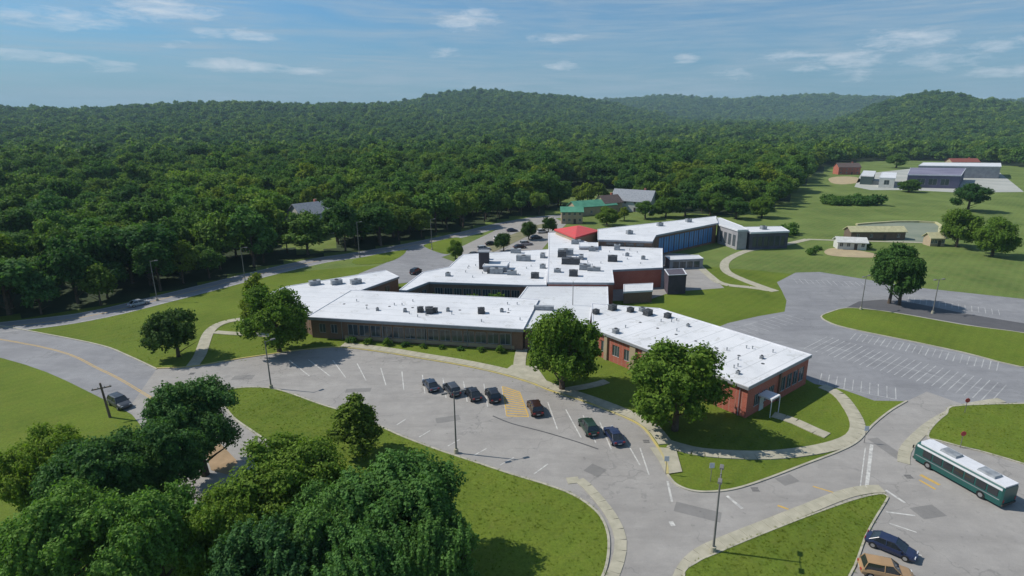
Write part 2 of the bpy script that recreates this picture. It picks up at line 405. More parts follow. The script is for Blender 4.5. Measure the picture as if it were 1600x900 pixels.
# ------------------------------------------------------------------ terrain
def az_of(px, py=200): u, y, z = ray(px, py); return atan2(u, y)
def crest(pts, r):
    A = []; Z = []
    for px, py in pts:
        u, y, z = ray(px, py); A.append(atan2(u, y)); Z.append(CAM_H+r*z/hypot(u, y)-11)
    return np.array(A), np.array(Z)
RIDGES = [
    (2500, 800, crest([(-400, 182), (-100, 179), (158, 176), (215, 171), (260, 168), (330, 165), (400, 166), (470, 168), (560, 166), (640, 168), (720, 182), (800, 195)], 2500)),
    (3000, 950, crest([(480, 176), (560, 170), (650, 158), (700, 149), (750, 146), (790, 148), (830, 152), (900, 159), (950, 168), (1020, 182), (1100, 200)], 3000)),
    (4700, 1100, crest([(-400, 175), (158, 180), (700, 175), (860, 162), (940, 161), (1000, 156), (1040, 153), (1080, 155), (1120, 158), (1180, 154), (1280, 151), (1340, 155), (1390, 158), (1500, 162), (1900, 165)], 4700)),
    (2500, 700, crest([(1270, 200), (1330, 182), (1380, 164), (1420, 153), (1455, 148.5), (1490, 151), (1530, 160), (1620, 170), (1900, 172)], 2500)),
    (1500, 330, crest([(-400, 212), (158, 206), (330, 212), (480, 205), (650, 210), (760, 200), (850, 196), (930, 206), (1040, 212), (1160, 205), (1290, 214), (1400, 212), (1600, 214)], 1500)),
]
def height(x, y):
    r = hypot(x, y); a = atan2(x, y)
    h = 0.0
    for r0, wd, (A, Z) in RIDGES:
        z = max(0.0, float(np.interp(a, A, Z)))
        if abs(a) > 1.3: z = 45.0*min(1, r0/3000)
        h = max(h, z*math.exp(-((r-r0)/wd)**2))
    if r > 520:
        k = min(1, (r-520)/900)
        h += k*7*mnoise.noise(Vector((x/420, y/420, 1)))+k*14*mnoise.noise(Vector((x/1100, y/1100, 5)))*(min(1, r/2500))
        h += -7*math.exp(-((r-1000)/260)**2)*1.0
    return h*min(1, max(0, (r-520)/300)) if r < 820 else h
EDGE = [(-500, 560), (-200, 505), (60, 492), (158, 480), (250, 459), (330, 440), (420, 414), (500, 399), (560, 391), (640, 377), (700, 364), (740, 352), (800, 340), (850, 335), (870, 330), (900, 322), (960, 328), (1010, 330),
        (1060, 333), (1120, 335), (1170, 332), (1215, 326), (1240, 300), (1262, 280), (1290, 262), (1340, 250), (1420, 246), (1508, 248), (1620, 262), (1900, 300)]
EA = []; ER = []
for a, b in EDGE:
    g = G(a, b); EA.append(atan2(g.x, g.y)); ER.append(g.to_2d().length)
EA = np.array(EA); ER = np.array(ER)
CLEAR = [(913, 303, 22), (985, 322, 16), (484, 353, 13), (487, 372, 11), (490, 385, 7), (462, 378, 7), (1145, 297, 16), (905, 335, 17), (283, 262, 16), (890, 312, 16)]
CLEARW = [(G(a, b).x, G(a, b).y, r) for a, b, r in CLEAR]
def in_forest(x, y):
    a = atan2(x, y); r = hypot(x, y)
    if y < 0 or abs(a) > 1.45: return r > 260
    if r < np.interp(a, EA, ER): return False
    for cx, cy, cr in CLEARW:
        if hypot(x-cx, (y-cy)*.7) < cr: return False
    return True

def make_ground():
    rs = [0, 25, 50, 75]; r = 100
    while r < 9500: rs.append(r); r *= 1.032
    AN = 300; v = [(0, 0, 0)]; f = []; mi = []
    for r in rs[1:]:
        for k in range(AN):
            a = -pi+2*pi*k/AN; x, y = sin(a)*r, cos(a)*r; v.append((x, y, height(x, y)))
    for k in range(AN): f.append((0, 1+(k+1) % AN, 1+k)); mi.append(0)
    for i in range(len(rs)-2):
        for k in range(AN):
            a, b = 1+i*AN+k, 1+i*AN+(k+1) % AN; c, d = a+AN, b+AN
            f.append((a, b, d, c)); x = (v[a][0]+v[d][0])/2; y = (v[a][1]+v[d][1])/2
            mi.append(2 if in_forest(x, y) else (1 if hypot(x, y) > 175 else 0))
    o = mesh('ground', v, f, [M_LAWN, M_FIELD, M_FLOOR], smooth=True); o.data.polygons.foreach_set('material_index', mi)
    bm = bmesh.new(); bm.from_mesh(o.data); bmesh.ops.recalc_face_normals(bm, faces=bm.faces); bm.to_mesh(o.data); bm.free()
    if o.data.polygons[0].normal.z < 0: o.data.flip_normals()
    tag(o, kind='structure')
make_ground()

# ------------------------------------------------------------------ paving
ZA = .02
NORTH = [(245, 576), (300, 573), (360, 563), (420, 554), (480, 546), (530, 543), (600, 551), (660, 561), (720, 571), (780, 584), (830, 599), (860, 611), (910, 627), (960, 646), (1000, 665), (1022, 690), (1040, 722), (1043, 742)]
SOUTHC = [(1043, 742), (1056, 757), (1080, 767), (1110, 769), (1150, 764), (1200, 748), (1260, 725), (1310, 706), (1340, 690), (1362, 666), (1390, 643), (1417, 627)]
north_w = smooth_line(G2(NORTH), 5); southc_w = smooth_line(G2(SOUTHC), 5)
lot_poly = north_w[:-1]+southc_w+G2([(1448, 612), (1700, 700), (1900, 900), (1500, 1250), (900, 1250), (500, 960), (300, 800), (240, 690), (200, 640)])
sheet('parking_lot', lot_poly, ZA, M_ASPH)
# road on the left, running down behind the near trees
lr_up = G2([(-320, 470), (-60, 500), (70, 522), (158, 540), (200, 556), (245, 577)]); lr_dn = G2([(330, 655), (440, 712), (560, 800), (700, 1000)])
lr_dn2 = G2([(620, 1000), (470, 840), (320, 715), (240, 668), (158, 622), (40, 570), (-120, 535), (-400, 495)])
sheet('left_road', smooth_line(lr_up, 4)+smooth_line(lr_dn, 4)+smooth_line(lr_dn2, 4), ZA-.006, M_ASPH2)
# east parking lot
east_up = [(1137, 505), (1185, 494), (1226, 487), (1229, 470), (1222, 455), (1214, 441), (1243, 426), (1281, 425), (1350, 436), (1380, 441), (1430, 449), (1505, 457), (1700, 478)]
sheet('east_parking_lot', G2(east_up)+G2([(1900, 700), (1500, 640), (1417, 627), (1366, 626), (1315, 608), (1273, 600), (1200, 560), (1100, 520)]), ZA-.01, M_ASPH2)
# back road and the rear lots
br_l = G2([(-500, 545), (-200, 530), (60, 505), (158, 490), (250, 468), (330, 448), (420, 425), (500, 407), (560, 398), (640, 384), (720, 367), (790, 350), (850, 340), (905, 336)])
sheet('back_road', (lambda c: offs(c, 4.2)+offs(c, -4.2)[::-1])(smooth_line(br_l, 4)), ZA-.004, M_ASPH2)
sheet('rear_drive', G2([(560, 428), (600, 412), (622, 402), (640, 388), (700, 377), (712, 394), (690, 402), (712, 410), (700, 424), (650, 440), (600, 446)]), ZA+.004, M_ASPH2)
sheet('rear_parking_lot', G2([(712, 410), (722, 385), (770, 362), (800, 345), (862, 338), (885, 350), (862, 372), (840, 398), (760, 412)]), ZA+.008, M_ASPH)
sheet('service_yard', G2([(1030, 395), (1075, 397), (1086, 402), (1102, 425), (1120, 440), (1132, 450), (1050, 456), (1010, 470), (940, 470), (960, 430)]), ZA, M_ASPH)

def lawn(name, pts, k=5, z=.10, m=None, closed=True):
    pw = smooth_line(G2(pts), k, True) if k > 1 else G2(pts)
    mb = MB(); mb.prism(pw, 0, z); o = mb.build(name, m or M_LAWN); tag(o, kind='structure'); return ccw(pw)
ISL_A = [(345, 620), (356, 610), (385, 606), (420, 607), (450, 614), (500, 632), (560, 651), (620, 679), (680, 702), (740, 722), (800, 742), (850, 757), (895, 774), (930, 798), (947, 825), (951, 860), (940, 905), (900, 960), (800, 1050), (700, 1000), (560, 790), (450, 712), (400, 678), (362, 650)]
isl_a = lawn('island_lawn', ISL_A, 5)
ISL_B = [(1068, 905), (1088, 880), (1118, 866), (1160, 848), (1250, 812), (1330, 783), (1372, 773), (1386, 776), (1384, 784), (1368, 810), (1352, 840), (1325, 905), (1250, 1000), (1100, 1010)]
isl_b = lawn('corner_lawn', ISL_B, 4)
EASTI = [(1283, 495), (1300, 487), (1320, 482), (1350, 483), (1403, 490), (1505, 508), (1640, 530), (1620, 575), (1505, 551), (1430, 535), (1337, 516), (1300, 506)]
isl_c = lawn('east_island_lawn', EASTI, 4)
EL = [(1700, 640), (1505, 634), (1478, 648), (1456, 668), (1450, 684), (1470, 690), (1530, 705), (1700, 740)]
isl_d = lawn('bus_bay_lawn', EL, 4)
REAR = [(790, 352), (870, 339), (850, 349), (810, 372), (790, 384)]
sheet('rear_median', G2([(760, 385), (775, 376), (812, 362), (838, 352), (858, 348), (850, 356), (822, 370), (790, 386), (770, 394)]), .09, mat('dry_bank_grass', (.16, .16, .085), .95, (.22, .20, .12), .3))
lawn('rear_verge', [(560, 404), (630, 391), (626, 401), (600, 411), (555, 413)], 4, .06)
lawn('rear_corner_verge', [(668, 381), (712, 371), (722, 378), (706, 395), (690, 396), (664, 386)], 4, .06)
sheet('concrete_forecourt', G2([(1030, 700), (1056, 702), (1066, 738), (1040, 742), (1030, 722), (1015, 700)]), .118, M_CONC)
sheet('entrance_plaza', G2([(800, 571), (838, 573), (850, 590), (862, 607), (832, 597), (786, 582)]), .118, M_CONC)

sheet('dark_asphalt_strip', G2([(1324, 480), (1342, 471), (1380, 468), (1430, 474), (1508, 490), (1640, 512), (1640, 528), (1505, 506), (1403, 488.5), (1350, 481.5), (1322, 481)]), ZA-.004, asphalt_mat('dark_asphalt', (.10, .098, .105), (.075, .075, .08), (.13, .127, .13)))  # darker asphalt tone along the far edge of the east island
# kerbs
mb = MB(); band(mb, north_w, .3, 0, .14, side=0); tag(mb.build('yellow_kerb', M_YKERB), kind='structure')
mb = MB()
band(mb, southc_w, .28, 0, .138)
for pw in (isl_a, isl_c, isl_d): band(mb, pw, .28, 0, .142, True)
for rd, a in ((lr_up, 3),): band(mb, smooth_line(rd, 4), .28, 0, .136)
tag(mb.build('kerb', M_KERB), kind='structure')
mb = MB(); band(mb, ccw(isl_b), .2, 0, .144, True); tag(mb.build('corner_kerb', M_KERB), kind='structure')
# walks
slabs('north_sidewalk', offs(north_w[5*5:], 1.35)[:-8], 2.0, .11, M_CONC)
slabs('left_sidewalk', smooth_line(G2([(300, 573), (312, 556), (318, 540), (326, 520), (340, 508), (362, 501), (396, 497)]), 5), 2.1, .08, M_CONC)
slabs('lawn_path', smooth_line(G2([(336, 519), (360, 521), (400, 523), (440, 526)]), 5), 1.7, .09, M_CONC)
slabs('entrance_walk', smooth_line(G2([(812, 580), (812, 565), (816, 545), (824, 522)]), 5), 2.2, .1, M_CONC)
slabs('south_walk', smooth_line(G2([(1045, 694), (1090, 706), (1150, 711), (1210, 711), (1270, 704), (1312, 694), (1335, 682), (1340, 664), (1331, 643), (1312, 618), (1288, 605), (1272, 602)]), 6), 2.0, .11, M_CONC)
slabs('side_door_walk', smooth_line(G2([(1208, 648), (1240, 658), (1275, 674), (1310, 688)]), 5), 1.9, .10, M_CONC)
slabs('curved_path', smooth_line(G2([(1262, 374), (1217, 384), (1171, 391), (1143, 402), (1132, 412), (1136, 425), (1163, 438), (1198, 451), (1226, 460)]), 6), 2.6, .06, M_CONC, 3)
slabs('yard_path', smooth_line(G2([(1078, 398), (1092, 415), (1108, 430), (1130, 444), (1180, 450), (1215, 456)]), 5), 2.2, .07, M_CONC, 2.5)
slabs('field_walk', smooth_line(G2([(1262, 374), (1320, 376), (1400, 378), (1470, 380)]), 5), 2.0, .06, M_CONC, 3)
slabs('shade_walk', smooth_line(G2([(868, 612), (900, 607), (935, 600), (958, 592)]), 5), 1.6, .095, M_CONC)
# gutter walk round the end of the big island and along the corner lawn
slabs('island_end_walk', smooth_line(G2([(886, 752), (905, 750), (930, 774), (955, 806), (969, 838), (968, 868), (955, 905), (930, 960)]), 5), 1.25, .075, M_CONC)
slabs('corner_walk', smooth_line(G2([(1055, 930), (1068, 893), (1090, 868), (1125, 850), (1200, 820), (1260, 796), (1325, 771), (1375, 764), (1400, 772)]), 5), 1.5, .085, M_CONC)
slabs('bus_bay_walk', smooth_line(G2([(1412, 724), (1414, 705), (1430, 685), (1460, 660), (1508, 636), (1570, 625)]), 5), 1.4, .085, M_CONC)

# markings
LINES = bpy.data.objects['parking_lot']; ELOT = bpy.data.objects['east_parking_lot']
def stroke(a, b, wid, z, m, parent, name='parking_line'):
    ax, ay = a; bx, by = b; L = hypot(bx-ax, by-ay); nx, ny = -(by-ay)/L*wid/2, (bx-ax)/L*wid/2
    return mesh(name, [(ax+nx, ay+ny, z), (ax-nx, ay-ny, z), (bx-nx, by-ny, z), (bx+nx, by+ny, z)], [(0, 1, 2, 3)], m, parent)
def lerp(a, b, t): return (a[0]+(b[0]-a[0])*t, a[1]+(b[1]-a[1])*t)
rowtop = [(452, 563), (482, 562), (520, 563), (558, 568), (595, 575), (628, 581), (660, 586), (692, 591), (724, 596), (756, 600), (784, 604)]
rowbot = [(484, 588), (516, 588), (540, 590), (572, 595), (603, 602), (631, 609), (664, 615), (697, 622), (730, 628), (762, 636), (791, 648)]
for a, b in zip(rowtop, rowbot): stroke(G2([a])[0], G2([b])[0], .16, ZA+.006, M_WHITE, LINES)
for a, b in [((812, 612), (826, 652)), ((856, 629), (871, 671)), ((884, 640), (908, 684)), ((911, 649), (931, 692)), ((937, 659), (955, 702)), ((975, 684), (1000, 727)), ((1000, 700), (1014, 742))]:
    stroke(G2([a])[0], G2([b])[0], .17, ZA+.006, M_WHITE, LINES)
for a, b in [((620, 664), (634, 655)), ((655, 683), (672, 673)), ((700, 697), (718, 687)), ((740, 712), (760, 701)), ((781, 727), (803, 715)), ((834, 741), (856, 725)), ((560, 640), (575, 633))]:
    stroke(G2([a])[0], G2([b])[0], .16, ZA+.006, M_WHITE, LINES)
# yellow hatched access aisle
qa, qb, qc, qd = [G2([p])[0] for p in ((785, 604), (812, 613), (826, 651), (792, 650))]
for t in np.linspace(0, 1, 13):
    stroke(lerp(qa, qd, t), lerp(qb, qc, min(1, t+.0)), .30, ZA+.007, M_YELLOW, LINES, 'hatching_line')
stroke(qa, qd, .2, ZA+.011, M_YELLOW, LINES, 'hatching_line'); stroke(qb, qc, .2, ZA+.011, M_YELLOW, LINES, 'hatching_line')
for a, b, wd, m in [((1043, 752), (1050, 784), .25, M_WHITE), ((1136, 775), (1160, 795), .35, M_WHITE), ((1362, 695), (1354, 762), .4, M_WHITE), ((1384, 766), (1414, 786), .3, M_WHITE),
                    ((1352, 700), (1344, 762), .12, M_WHITE), ((1438, 742), (1468, 758), .5, M_YELLOW), ((1436, 750), (1462, 765), .3, M_YELLOW), ((1385, 800), (1430, 806), .2, M_WHITE), ((1390, 818), (1432, 832), .14, M_WHITE), ((1270, 760), (1310, 772), .2, M_YELLOW), ((1215, 790), (1232, 796), .3, M_YELLOW),
                    ((1048, 815), (1052, 822), .5, M_WHITE), ((1372, 858), (1440, 868), .14, M_WHITE), ((1360, 880), (1425, 892), .14, M_WHITE)]:
    stroke(G2([a])[0], G2([b])[0], wd, ZA+.006, m, LINES, 'road_marking')
LR = bpy.data.objects['left_road']
cl = smooth_line(G2([(-200, 500), (60, 541), (158, 578), (230, 618), (330, 682)]), 6)
mb = MB()
for d in (-.14, .14): band(mb, offs(cl, d), .12, ZA-.002, ZA+.002)
mb.build('centre_line', M_YELLOW, LR)
cl = smooth_line(br_l, 4); mb = MB(); band(mb, cl, .25, ZA-.002, ZA+.002); mb.build('centre_line', M_YELLOW, bpy.data.objects['back_road'])
mb = MB()
for d in (3.7, -3.7): band(mb, offs(cl, d), .18, ZA-.002, ZA+.002)
mb.build('edge_line', M_WHITE, bpy.data.objects['back_road'])
def stall_row(a, b, n, depth, both=False):
    A = G2([a])[0]; B = G2([b])[0]; L = hypot(B[0]-A[0], B[1]-A[1]); ux, uy = (B[0]-A[0])/L, (B[1]-A[1])/L; nx, ny = uy, -ux
    for i in range(n+1):
        t = L*i/n; p = (A[0]+ux*t, A[1]+uy*t); d0 = -depth if both else 0
        stroke((p[0]+nx*d0, p[1]+ny*d0), (p[0]+nx*depth, p[1]+ny*depth), .15, ZA-.002, M_WORN, ELOT)
    stroke(A, B, .12, ZA-.0035, M_WORN, ELOT)
stall_row((1338, 520), (1560, 566), 22, 5)
stall_row((1275, 535), (1560, 615), 26, 5, True)
stall_row((1280, 600), (1400, 624), 9, -4.8)
stall_row((1150, 512), (1225, 491), 8, 5)
stall_row((1420, 464), (1560, 484), 14, 5)
stall_row((1240, 436), (1345, 441), 12, 4.8)
RL = bpy.data.objects['rear_parking_lot']
for i in range(10):
    a = lerp((735, 404), (800, 360), i/9); A = G2([a])[0]; stroke(A, (A[0]+4, A[1]-2), .15, ZA+.014, M_WHITE, RL)
# dark crack repair
mb = MB(); band(mb, smooth_line(G2([(770, 650), (800, 662), (850, 675), (900, 690), (935, 702)]), 6), .22, ZA, ZA+.003); mb.build('crack_repair', mat('bitumen', (.08, .08, .082), .6), LINES)

sheet('roadside_dirt', G2([(318, 700), (345, 694), (372, 722), (356, 742), (330, 735)]), .05, M_DIRT)
# sports ground
sheet('infield_sand', smooth_line(G2([(1288, 393), (1300, 388), (1330, 390), (1365, 396), (1372, 402), (1330, 402), (1296, 399)]), 5, True), .05, M_SAND)
sheet('far_sand_track', smooth_line(G2([(1295, 279), (1310, 276), (1338, 277), (1345, 284), (1320, 288), (1300, 286)]), 5, True), .05, M_SAND)
sheet('far_parking_lot', G2([(1335, 292), (1345, 272), (1420, 264), (1560, 268), (1600, 300), (1500, 301), (1420, 297), (1360, 297)]), .05, mat('pale_far_paving', (.42, .42, .38), .9, (.33, .34, .31), .05))
sheet('ball_court', G2([(1338, 362), (1338, 350), (1400, 347), (1464, 349), (1470, 362), (1466, 378), (1400, 378), (1345, 372)]), .05, mat('court_surface', (.17, .20, .15), .9, (.22, .24, .18), .1))
mb = MB(); band(mb, smooth_line(G2([(1338, 352), (1400, 347.5), (1462, 349), (1468, 360), (1466, 378)]), 2), 1.0, 0, .7)
o = mb.build('court_wall', mat('pale_yellow_wall', (.52, .48, .27), .8)); tag(o, 'low pale yellow wall round the far edge of the grey sports court', 'wall')
sheet('courtyard_garden', [(-29, 124.5), (-25.2, 134), (-1.6, 131.2), (-3.8, 121.7)], .04, mat('courtyard_ground', (.05, .07, .035), .95, (.11, .11, .075), .4, contrast=(.45, .6)))

# ------------------------------------------------------------------ buildings
def wall_run(mb, A, B, z0, z1, ops=(), depth=.14):
    """wall face from A to B (outside on the right) with real openings (u0,u1,za,zb) and reveals"""
    L = hypot(B[0]-A[0], B[1]-A[1]); ux, uy = (B[0]-A[0])/L, (B[1]-A[1])/L; nx, ny = -uy, ux
    us = sorted({0, L} | {o[0] for o in ops} | {o[1] for o in ops}); zs = sorted({z0, z1} | {o[2] for o in ops} | {o[3] for o in ops})
    P = lambda u, z, d=0: (A[0]+ux*u+nx*d, A[1]+uy*u+ny*d, z)
    for i in range(len(us)-1):
        for j in range(len(zs)-1):
            u, z = (us[i]+us[i+1])/2, (zs[j]+zs[j+1])/2
            if any(o[0] < u < o[1] and o[2] < z < o[3] for o in ops): continue
            mb.add([P(us[i], zs[j]), P(us[i+1], zs[j]), P(us[i+1], zs[j+1]), P(us[i], zs[j+1])], [(0, 1, 2, 3)])
    for a, b, c, d in ops:
        for q in ([(a, c), (b, c)], [(b, c), (b, d)], [(b, d), (a, d)], [(a, d), (a, c)]):
            mb.add([P(*q[0]), P(*q[1]), P(*q[1], depth), P(*q[0], depth)], [(3, 2, 1, 0)])
WMESH = {}
def window(parent, A, B, u0, u1, za, zb, off, frame=None, glass=None, mull=2, name='window'):
    """frame (part) and pane (sub-part) set back in the opening"""
    frame = frame or M_FRAME; glass = glass or M_GLASS
    wd, ht = u1-u0, zb-za; key = (round(wd, 2), round(ht, 2), frame.name, glass.name, mull, name)
    if key not in WMESH:
        f = MB(); t = .07
        f.box(0, wd, -.02, .06, 0, t); f.box(0, wd, -.02, .06, ht-t, ht); f.box(0, t, -.019, .059, t, ht-t); f.box(wd-t, wd, -.019, .059, t, ht-t)
        for k in range(1, mull): f.box(wd*k/mull-t/2, wd*k/mull+t/2, -.018, .058, t, ht-t)
        fm = bpy.data.meshes.new(name); fm.from_pydata(f.v, [], f.f); fm.materials.append(frame)
        pm = bpy.data.meshes.new('pane'); pm.from_pydata([(0, .03, 0), (wd, .03, 0), (wd, .03, ht), (0, .03, ht)], [], [(0, 1, 2, 3)]); pm.materials.append(glass)
        WMESH[key] = (fm, pm)
    fm, pm = WMESH[key]; L = hypot(B[0]-A[0], B[1]-A[1]); ux, uy = (B[0]-A[0])/L, (B[1]-A[1])/L
    o = bpy.data.objects.new(name, fm); link(o, parent); d = .08
    o.location = (A[0]+ux*u0-uy*d-off[0], A[1]+uy*u0+ux*d-off[1], za-off[2]); o.rotation_euler = (0, 0, atan2(uy, ux))
    link(bpy.data.objects.new('pane', pm), o)
    return o
def wing(parent, off, poly, h, wm, rm, fm=None, edges=None, over=.35, fh=.45, z0=-.3, par=.12):
    """one flat-roofed wing: wall ring, roof slab with fascia and coping, windows on chosen edges {i: (spec...)}"""
    poly = ccw(poly); n = len(poly); mb = MB(); edges = edges or {}
    for i in range(n):
        A, B = poly[i], poly[(i+1) % n]; L = hypot(B[0]-A[0], B[1]-A[1]); ops = []
        if i in edges:
            for (s, e, wd, gap, za, zb, kw) in edges[i]:
                e = L+e if e <= 0 else min(e, L); cnt = int((e-s+gap)//(wd+gap))
                if cnt <= 0: continue
                st = s+((e-s)-(cnt*wd+(cnt-1)*gap))/2
                for k in range(cnt):
                    u = st+k*(wd+gap); ops.append((round(u, 3), round(u+wd, 3), za, zb)); window(parent, A, B, u, u+wd, za, zb, off, **kw)
        wall_run(mb, A, B, z0, h-fh+.02, ops)
    mb.build('wall', wm, parent, off)
    # fascia ring + membrane
    o2 = offs(poly, -over, True); fb = MB(); fb.prism(o2, h-fh, h, top=False, bottom=True); fb.build('fascia', fm or M_FASCIA, parent, off)
    i2 = offs(o2, .28, True); cb = MB()
    v = [(x, y, h) for x, y in o2]+[(x, y, h+par) for x, y in offs(o2, .03, True)]+[(x, y, h+par) for x, y in i2]+[(x, y, h-.0) for x, y in offs(i2, .03, True)]
    f = []
    for k in range(3):
        for i in range(n):
            j = (i+1) % n; f.append((k*n+i, k*n+j, (k+1)*n+j, (k+1)*n+i))
    cb.add(v, f); cb.build('coping', M_COPING, parent, off)
    rb = MB(); rb.add([(x, y, h+.01) for x, y in offs(o2, .1, True)], tess(offs(o2, .1, True))); rb.build('roof', rm, parent, off)
UNITS = {}
def rooftop(parent, off, x, y, z, sx, sy, sz, rz=0, dark=False, fan=True, name='rooftop_unit'):
    key = (sx, sy, sz, dark, fan)
    if key not in UNITS:
        b = MB(); b.box(-sx/2, sx/2, -sy/2, sy/2, 0, .12); b.box(-sx/2+.06, sx/2-.06, -sy/2+.06, sy/2-.06, .121, sz, taper=.0)
        b.box(-sx/2, sx/2, -sy/2, sy/2, sz, sz+.06)
        for k in range(4): b.box(-sx/2+.03, -sx/2+.059, -sy/2+.15, sy/2-.15, .25+k*(sz-.4)/4, .25+k*(sz-.4)/4+.05)
        me = bpy.data.meshes.new(name); me.from_pydata(b.v, [], b.f); me.materials.append(M_DUNIT if dark else M_UNIT)
        c = MB(); r = min(sx, sy)*.3; c.tube([(0, 0, sz+.061), (0, 0, sz+.2)], [r, r], 12); c.box(-r*.9, r*.9, -.04, .04, sz+.2, sz+.22)
        m2 = bpy.data.meshes.new('fan_cowl'); m2.from_pydata(c.v, [], c.f); m2.materials.append(M_DUNIT)
        UNITS[key] = (me, m2)
    me, m2 = UNITS[key]; o = bpy.data.objects.new(name, me); link(o, parent); o.location = (x-off[0], y-off[1], z-off[2]); o.rotation_euler = (0, 0, rz)
    if fan: link(bpy.data.objects.new('fan_cowl', m2), o)

SO = Vector((0, 120, 0))
school = empty('school_building', SO, 0, 'sprawling one-storey brick school with white flat roofs wrapped around a garden courtyard', 'school')
a_ = Vector((-.632, .775)).normalized(); b_ = Vector((.775, .632)).normalized()
C0 = Vector((31.2, 76.2)); C1 = C0+b_*18.2; C2 = C1+a_*31.2; C3 = Vector((12.6, 115.2)); C4 = C0+a_*31.4
HW1 = 5.15
wh = dict(frame=M_FRAME, mull=3)
# edges of ccw(C0,C1,C2,C3,C4)
wing(school, SO, [C0, C1, C2, C3, C4], HW1, M_RED, M_ROOF, M_FASCIA, {
    0: [(1.2, 8.6, 1.6, .45, 1.1, 3.1, wh), (9.4, -1.0, 1.7, .25, 1.1, 3.6, dict(frame=M_FRAME, mull=2))],
    1: [(2, -2, 2.2, 1.2, 1.2, 3.4, wh)],
    4: [(1.5, 9.5, 1.7, 1.1, 1.3, 3.4, wh), (12, -3, 1.3, 2.6, .9, 3.9, dict(frame=M_DFRAME, mull=2))]}, over=.5)
# tan piers on the long front of the right-hand wing, and its side porch
def pier(A, B, u, wd, z1, m, proud=.3, name='pier'):
    L = (B-A).length; d = (B-A)/L; n = Vector((d.y, -d.x)); mb = MB()
    q = [A+d*(u-wd/2)+n*.01, A+d*(u-wd/2)+n*proud, A+d*(u+wd/2)+n*proud, A+d*(u+wd/2)+n*.01]
    mb.prism([(p.x, p.y) for p in q], -.2, z1); return mb.build(name, m, school, SO)
for u in (3.2, 9.6, 12.2, 15.0, 20.5, 23.8): pier(C4, C0, u, .75 if u != 9.6 else 1.3, HW1-.47, M_TAN)
for u in (9.0,): pier(C0, C1, u, .4, HW1-.47, M_BROWN)
for k in range(2):
    d = b_; n = Vector((b_.y, -b_.x)); o0 = C0+d*(3.0+k*3.0)
    q = [o0+n*.02, o0+n*2.2, o0+d*2.4+n*2.2, o0+d*2.4+n*.02]; mb = MB()
    if k == 0:
        mb.prism([(p.x, p.y) for p in q], 2.7, 2.95, bottom=True); mb.build('canopy', M_COPING, school, SO)
        for p in (q[1], q[2]):
            pb = MB(); pb.tube([(p.x, p.y, -.1), (p.x, p.y, 2.7)], .07, 8); pb.build('post', M_COPING, school, SO)
mb = MB(); q = C0+b_*3.6; n = Vector((b_.y, -b_.x))
mb.prism([tuple(q+n*.03), tuple(q+n*.10), tuple(q+b_*1.2+n*.10), tuple(q+b_*1.2+n*.03)], 0, 2.2); d_ = mb.build('door', M_SIDING, school, SO)
mb = MB(); p = q+b_*1.05+n*.14; mb.tube([(p.x, p.y, .9), (p.x, p.y, 1.2)], .03, 6); hnd = mb.build('door_handle', M_DFRAME, school, SO); hnd.parent = d_
# long classroom wing
F0 = Vector((-44.6, 109.2)); F1 = Vector((-2.0, 102.2)); fd = (F1-F0).normalized(); fn = Vector((-fd.y, fd.x))
B1 = F1+fn*17.6; B0 = F0+fn*17.6
wing(school, SO, [F0, F1, B1, B0], 4.6, M_BROWN, M_ROOF2, M_FASCIA, {
    0: [(7.5, -2, 2.1, .28, 1.0, 3.3, dict(frame=M_FRAME, mull=2)), (1.2, 6.0, 1.4, 1.1, 1.2, 3.1, dict(frame=M_FRAME, mull=2))], 2: [(14, -2, 2.1, .5, 1.0, 3.2, dict(frame=M_FRAME, mull=2))]}, over=.9, fh=.55)
# tan spandrel strip on the classroom front
mb = MB(); A = F0+fd*7.0-fn*.02; B = F1-fd*1.6-fn*.02; q = [A, A-fn*.06, B-fn*.06, B]; mb.prism([tuple(p) for p in q], .25, .92); mb.build('spandrel', M_TAN, school, SO)
for k in range(5):
    u = 6.6+k*8.6; p = F0+fd*u-fn*.12; pb = MB(); pb.tube([(p.x, p.y, 0), (p.x, p.y, 4.04)], .06, 6); pb.build('downpipe', M_FASCIA, school, SO)
for k in range(3):
    n = Vector((-b_.x, -b_.y)); p = C0+a_*(1.2+k*9.3)+n*.12; pb = MB(); pb.tube([(p.x, p.y, 0), (p.x, p.y, HW1-.46)], .06, 6); pb.build('downpipe', M_FASCIA, school, SO)
# angled wing at the left
W3 = [(-44.9, 110.2), (-41.6, 126.0), (-34.2, 140.8), (-38.8, 147), (-58.5, 131.5), (-60.5, 125)]
wing(school, SO, W3, 4.25, M_BROWN, M_ROOF2, M_FASCIA, {2: [(2, -2, 1.6, 1.2, 1.1, 3.0, dict(frame=M_FRAME, mull=2))], 1: [(2, -2, 1.6, 2.4, 1.1, 3.0, dict(frame=M_FRAME, mull=2))]})
for k, u in enumerate((.25, .5, .78)):
    A = Vector((-41.4, 127)); B = Vector((-58, 129)); p = A.lerp(B, u)+Vector((3.0, 8.0))*(1-u*.5)
    rooftop(school, SO, p.x, p.y, 4.27, 2.6, 1.5, 1.0, .6, False)
# strip of roof west of the courtyard and the block north of it
wing(school, SO, [(-30.6, 127.1), (-29.2, 127.0), (-25.2, 134.4), (-1.9, 131.6), (2.9, 131.4), (4.6, 171), (-20.3, 164), (-21.4, 156), (-22.2, 149), (-28.2, 143.4)], 4.7, M_BROWN, M_ROOF2, M_FASCIA,
     {1: [(1, -1, 1.7, .5, .8, 3.2, wh)], 2: [(1, -1, 2.0, .35, .7, 3.3, wh)]}, over=.3)
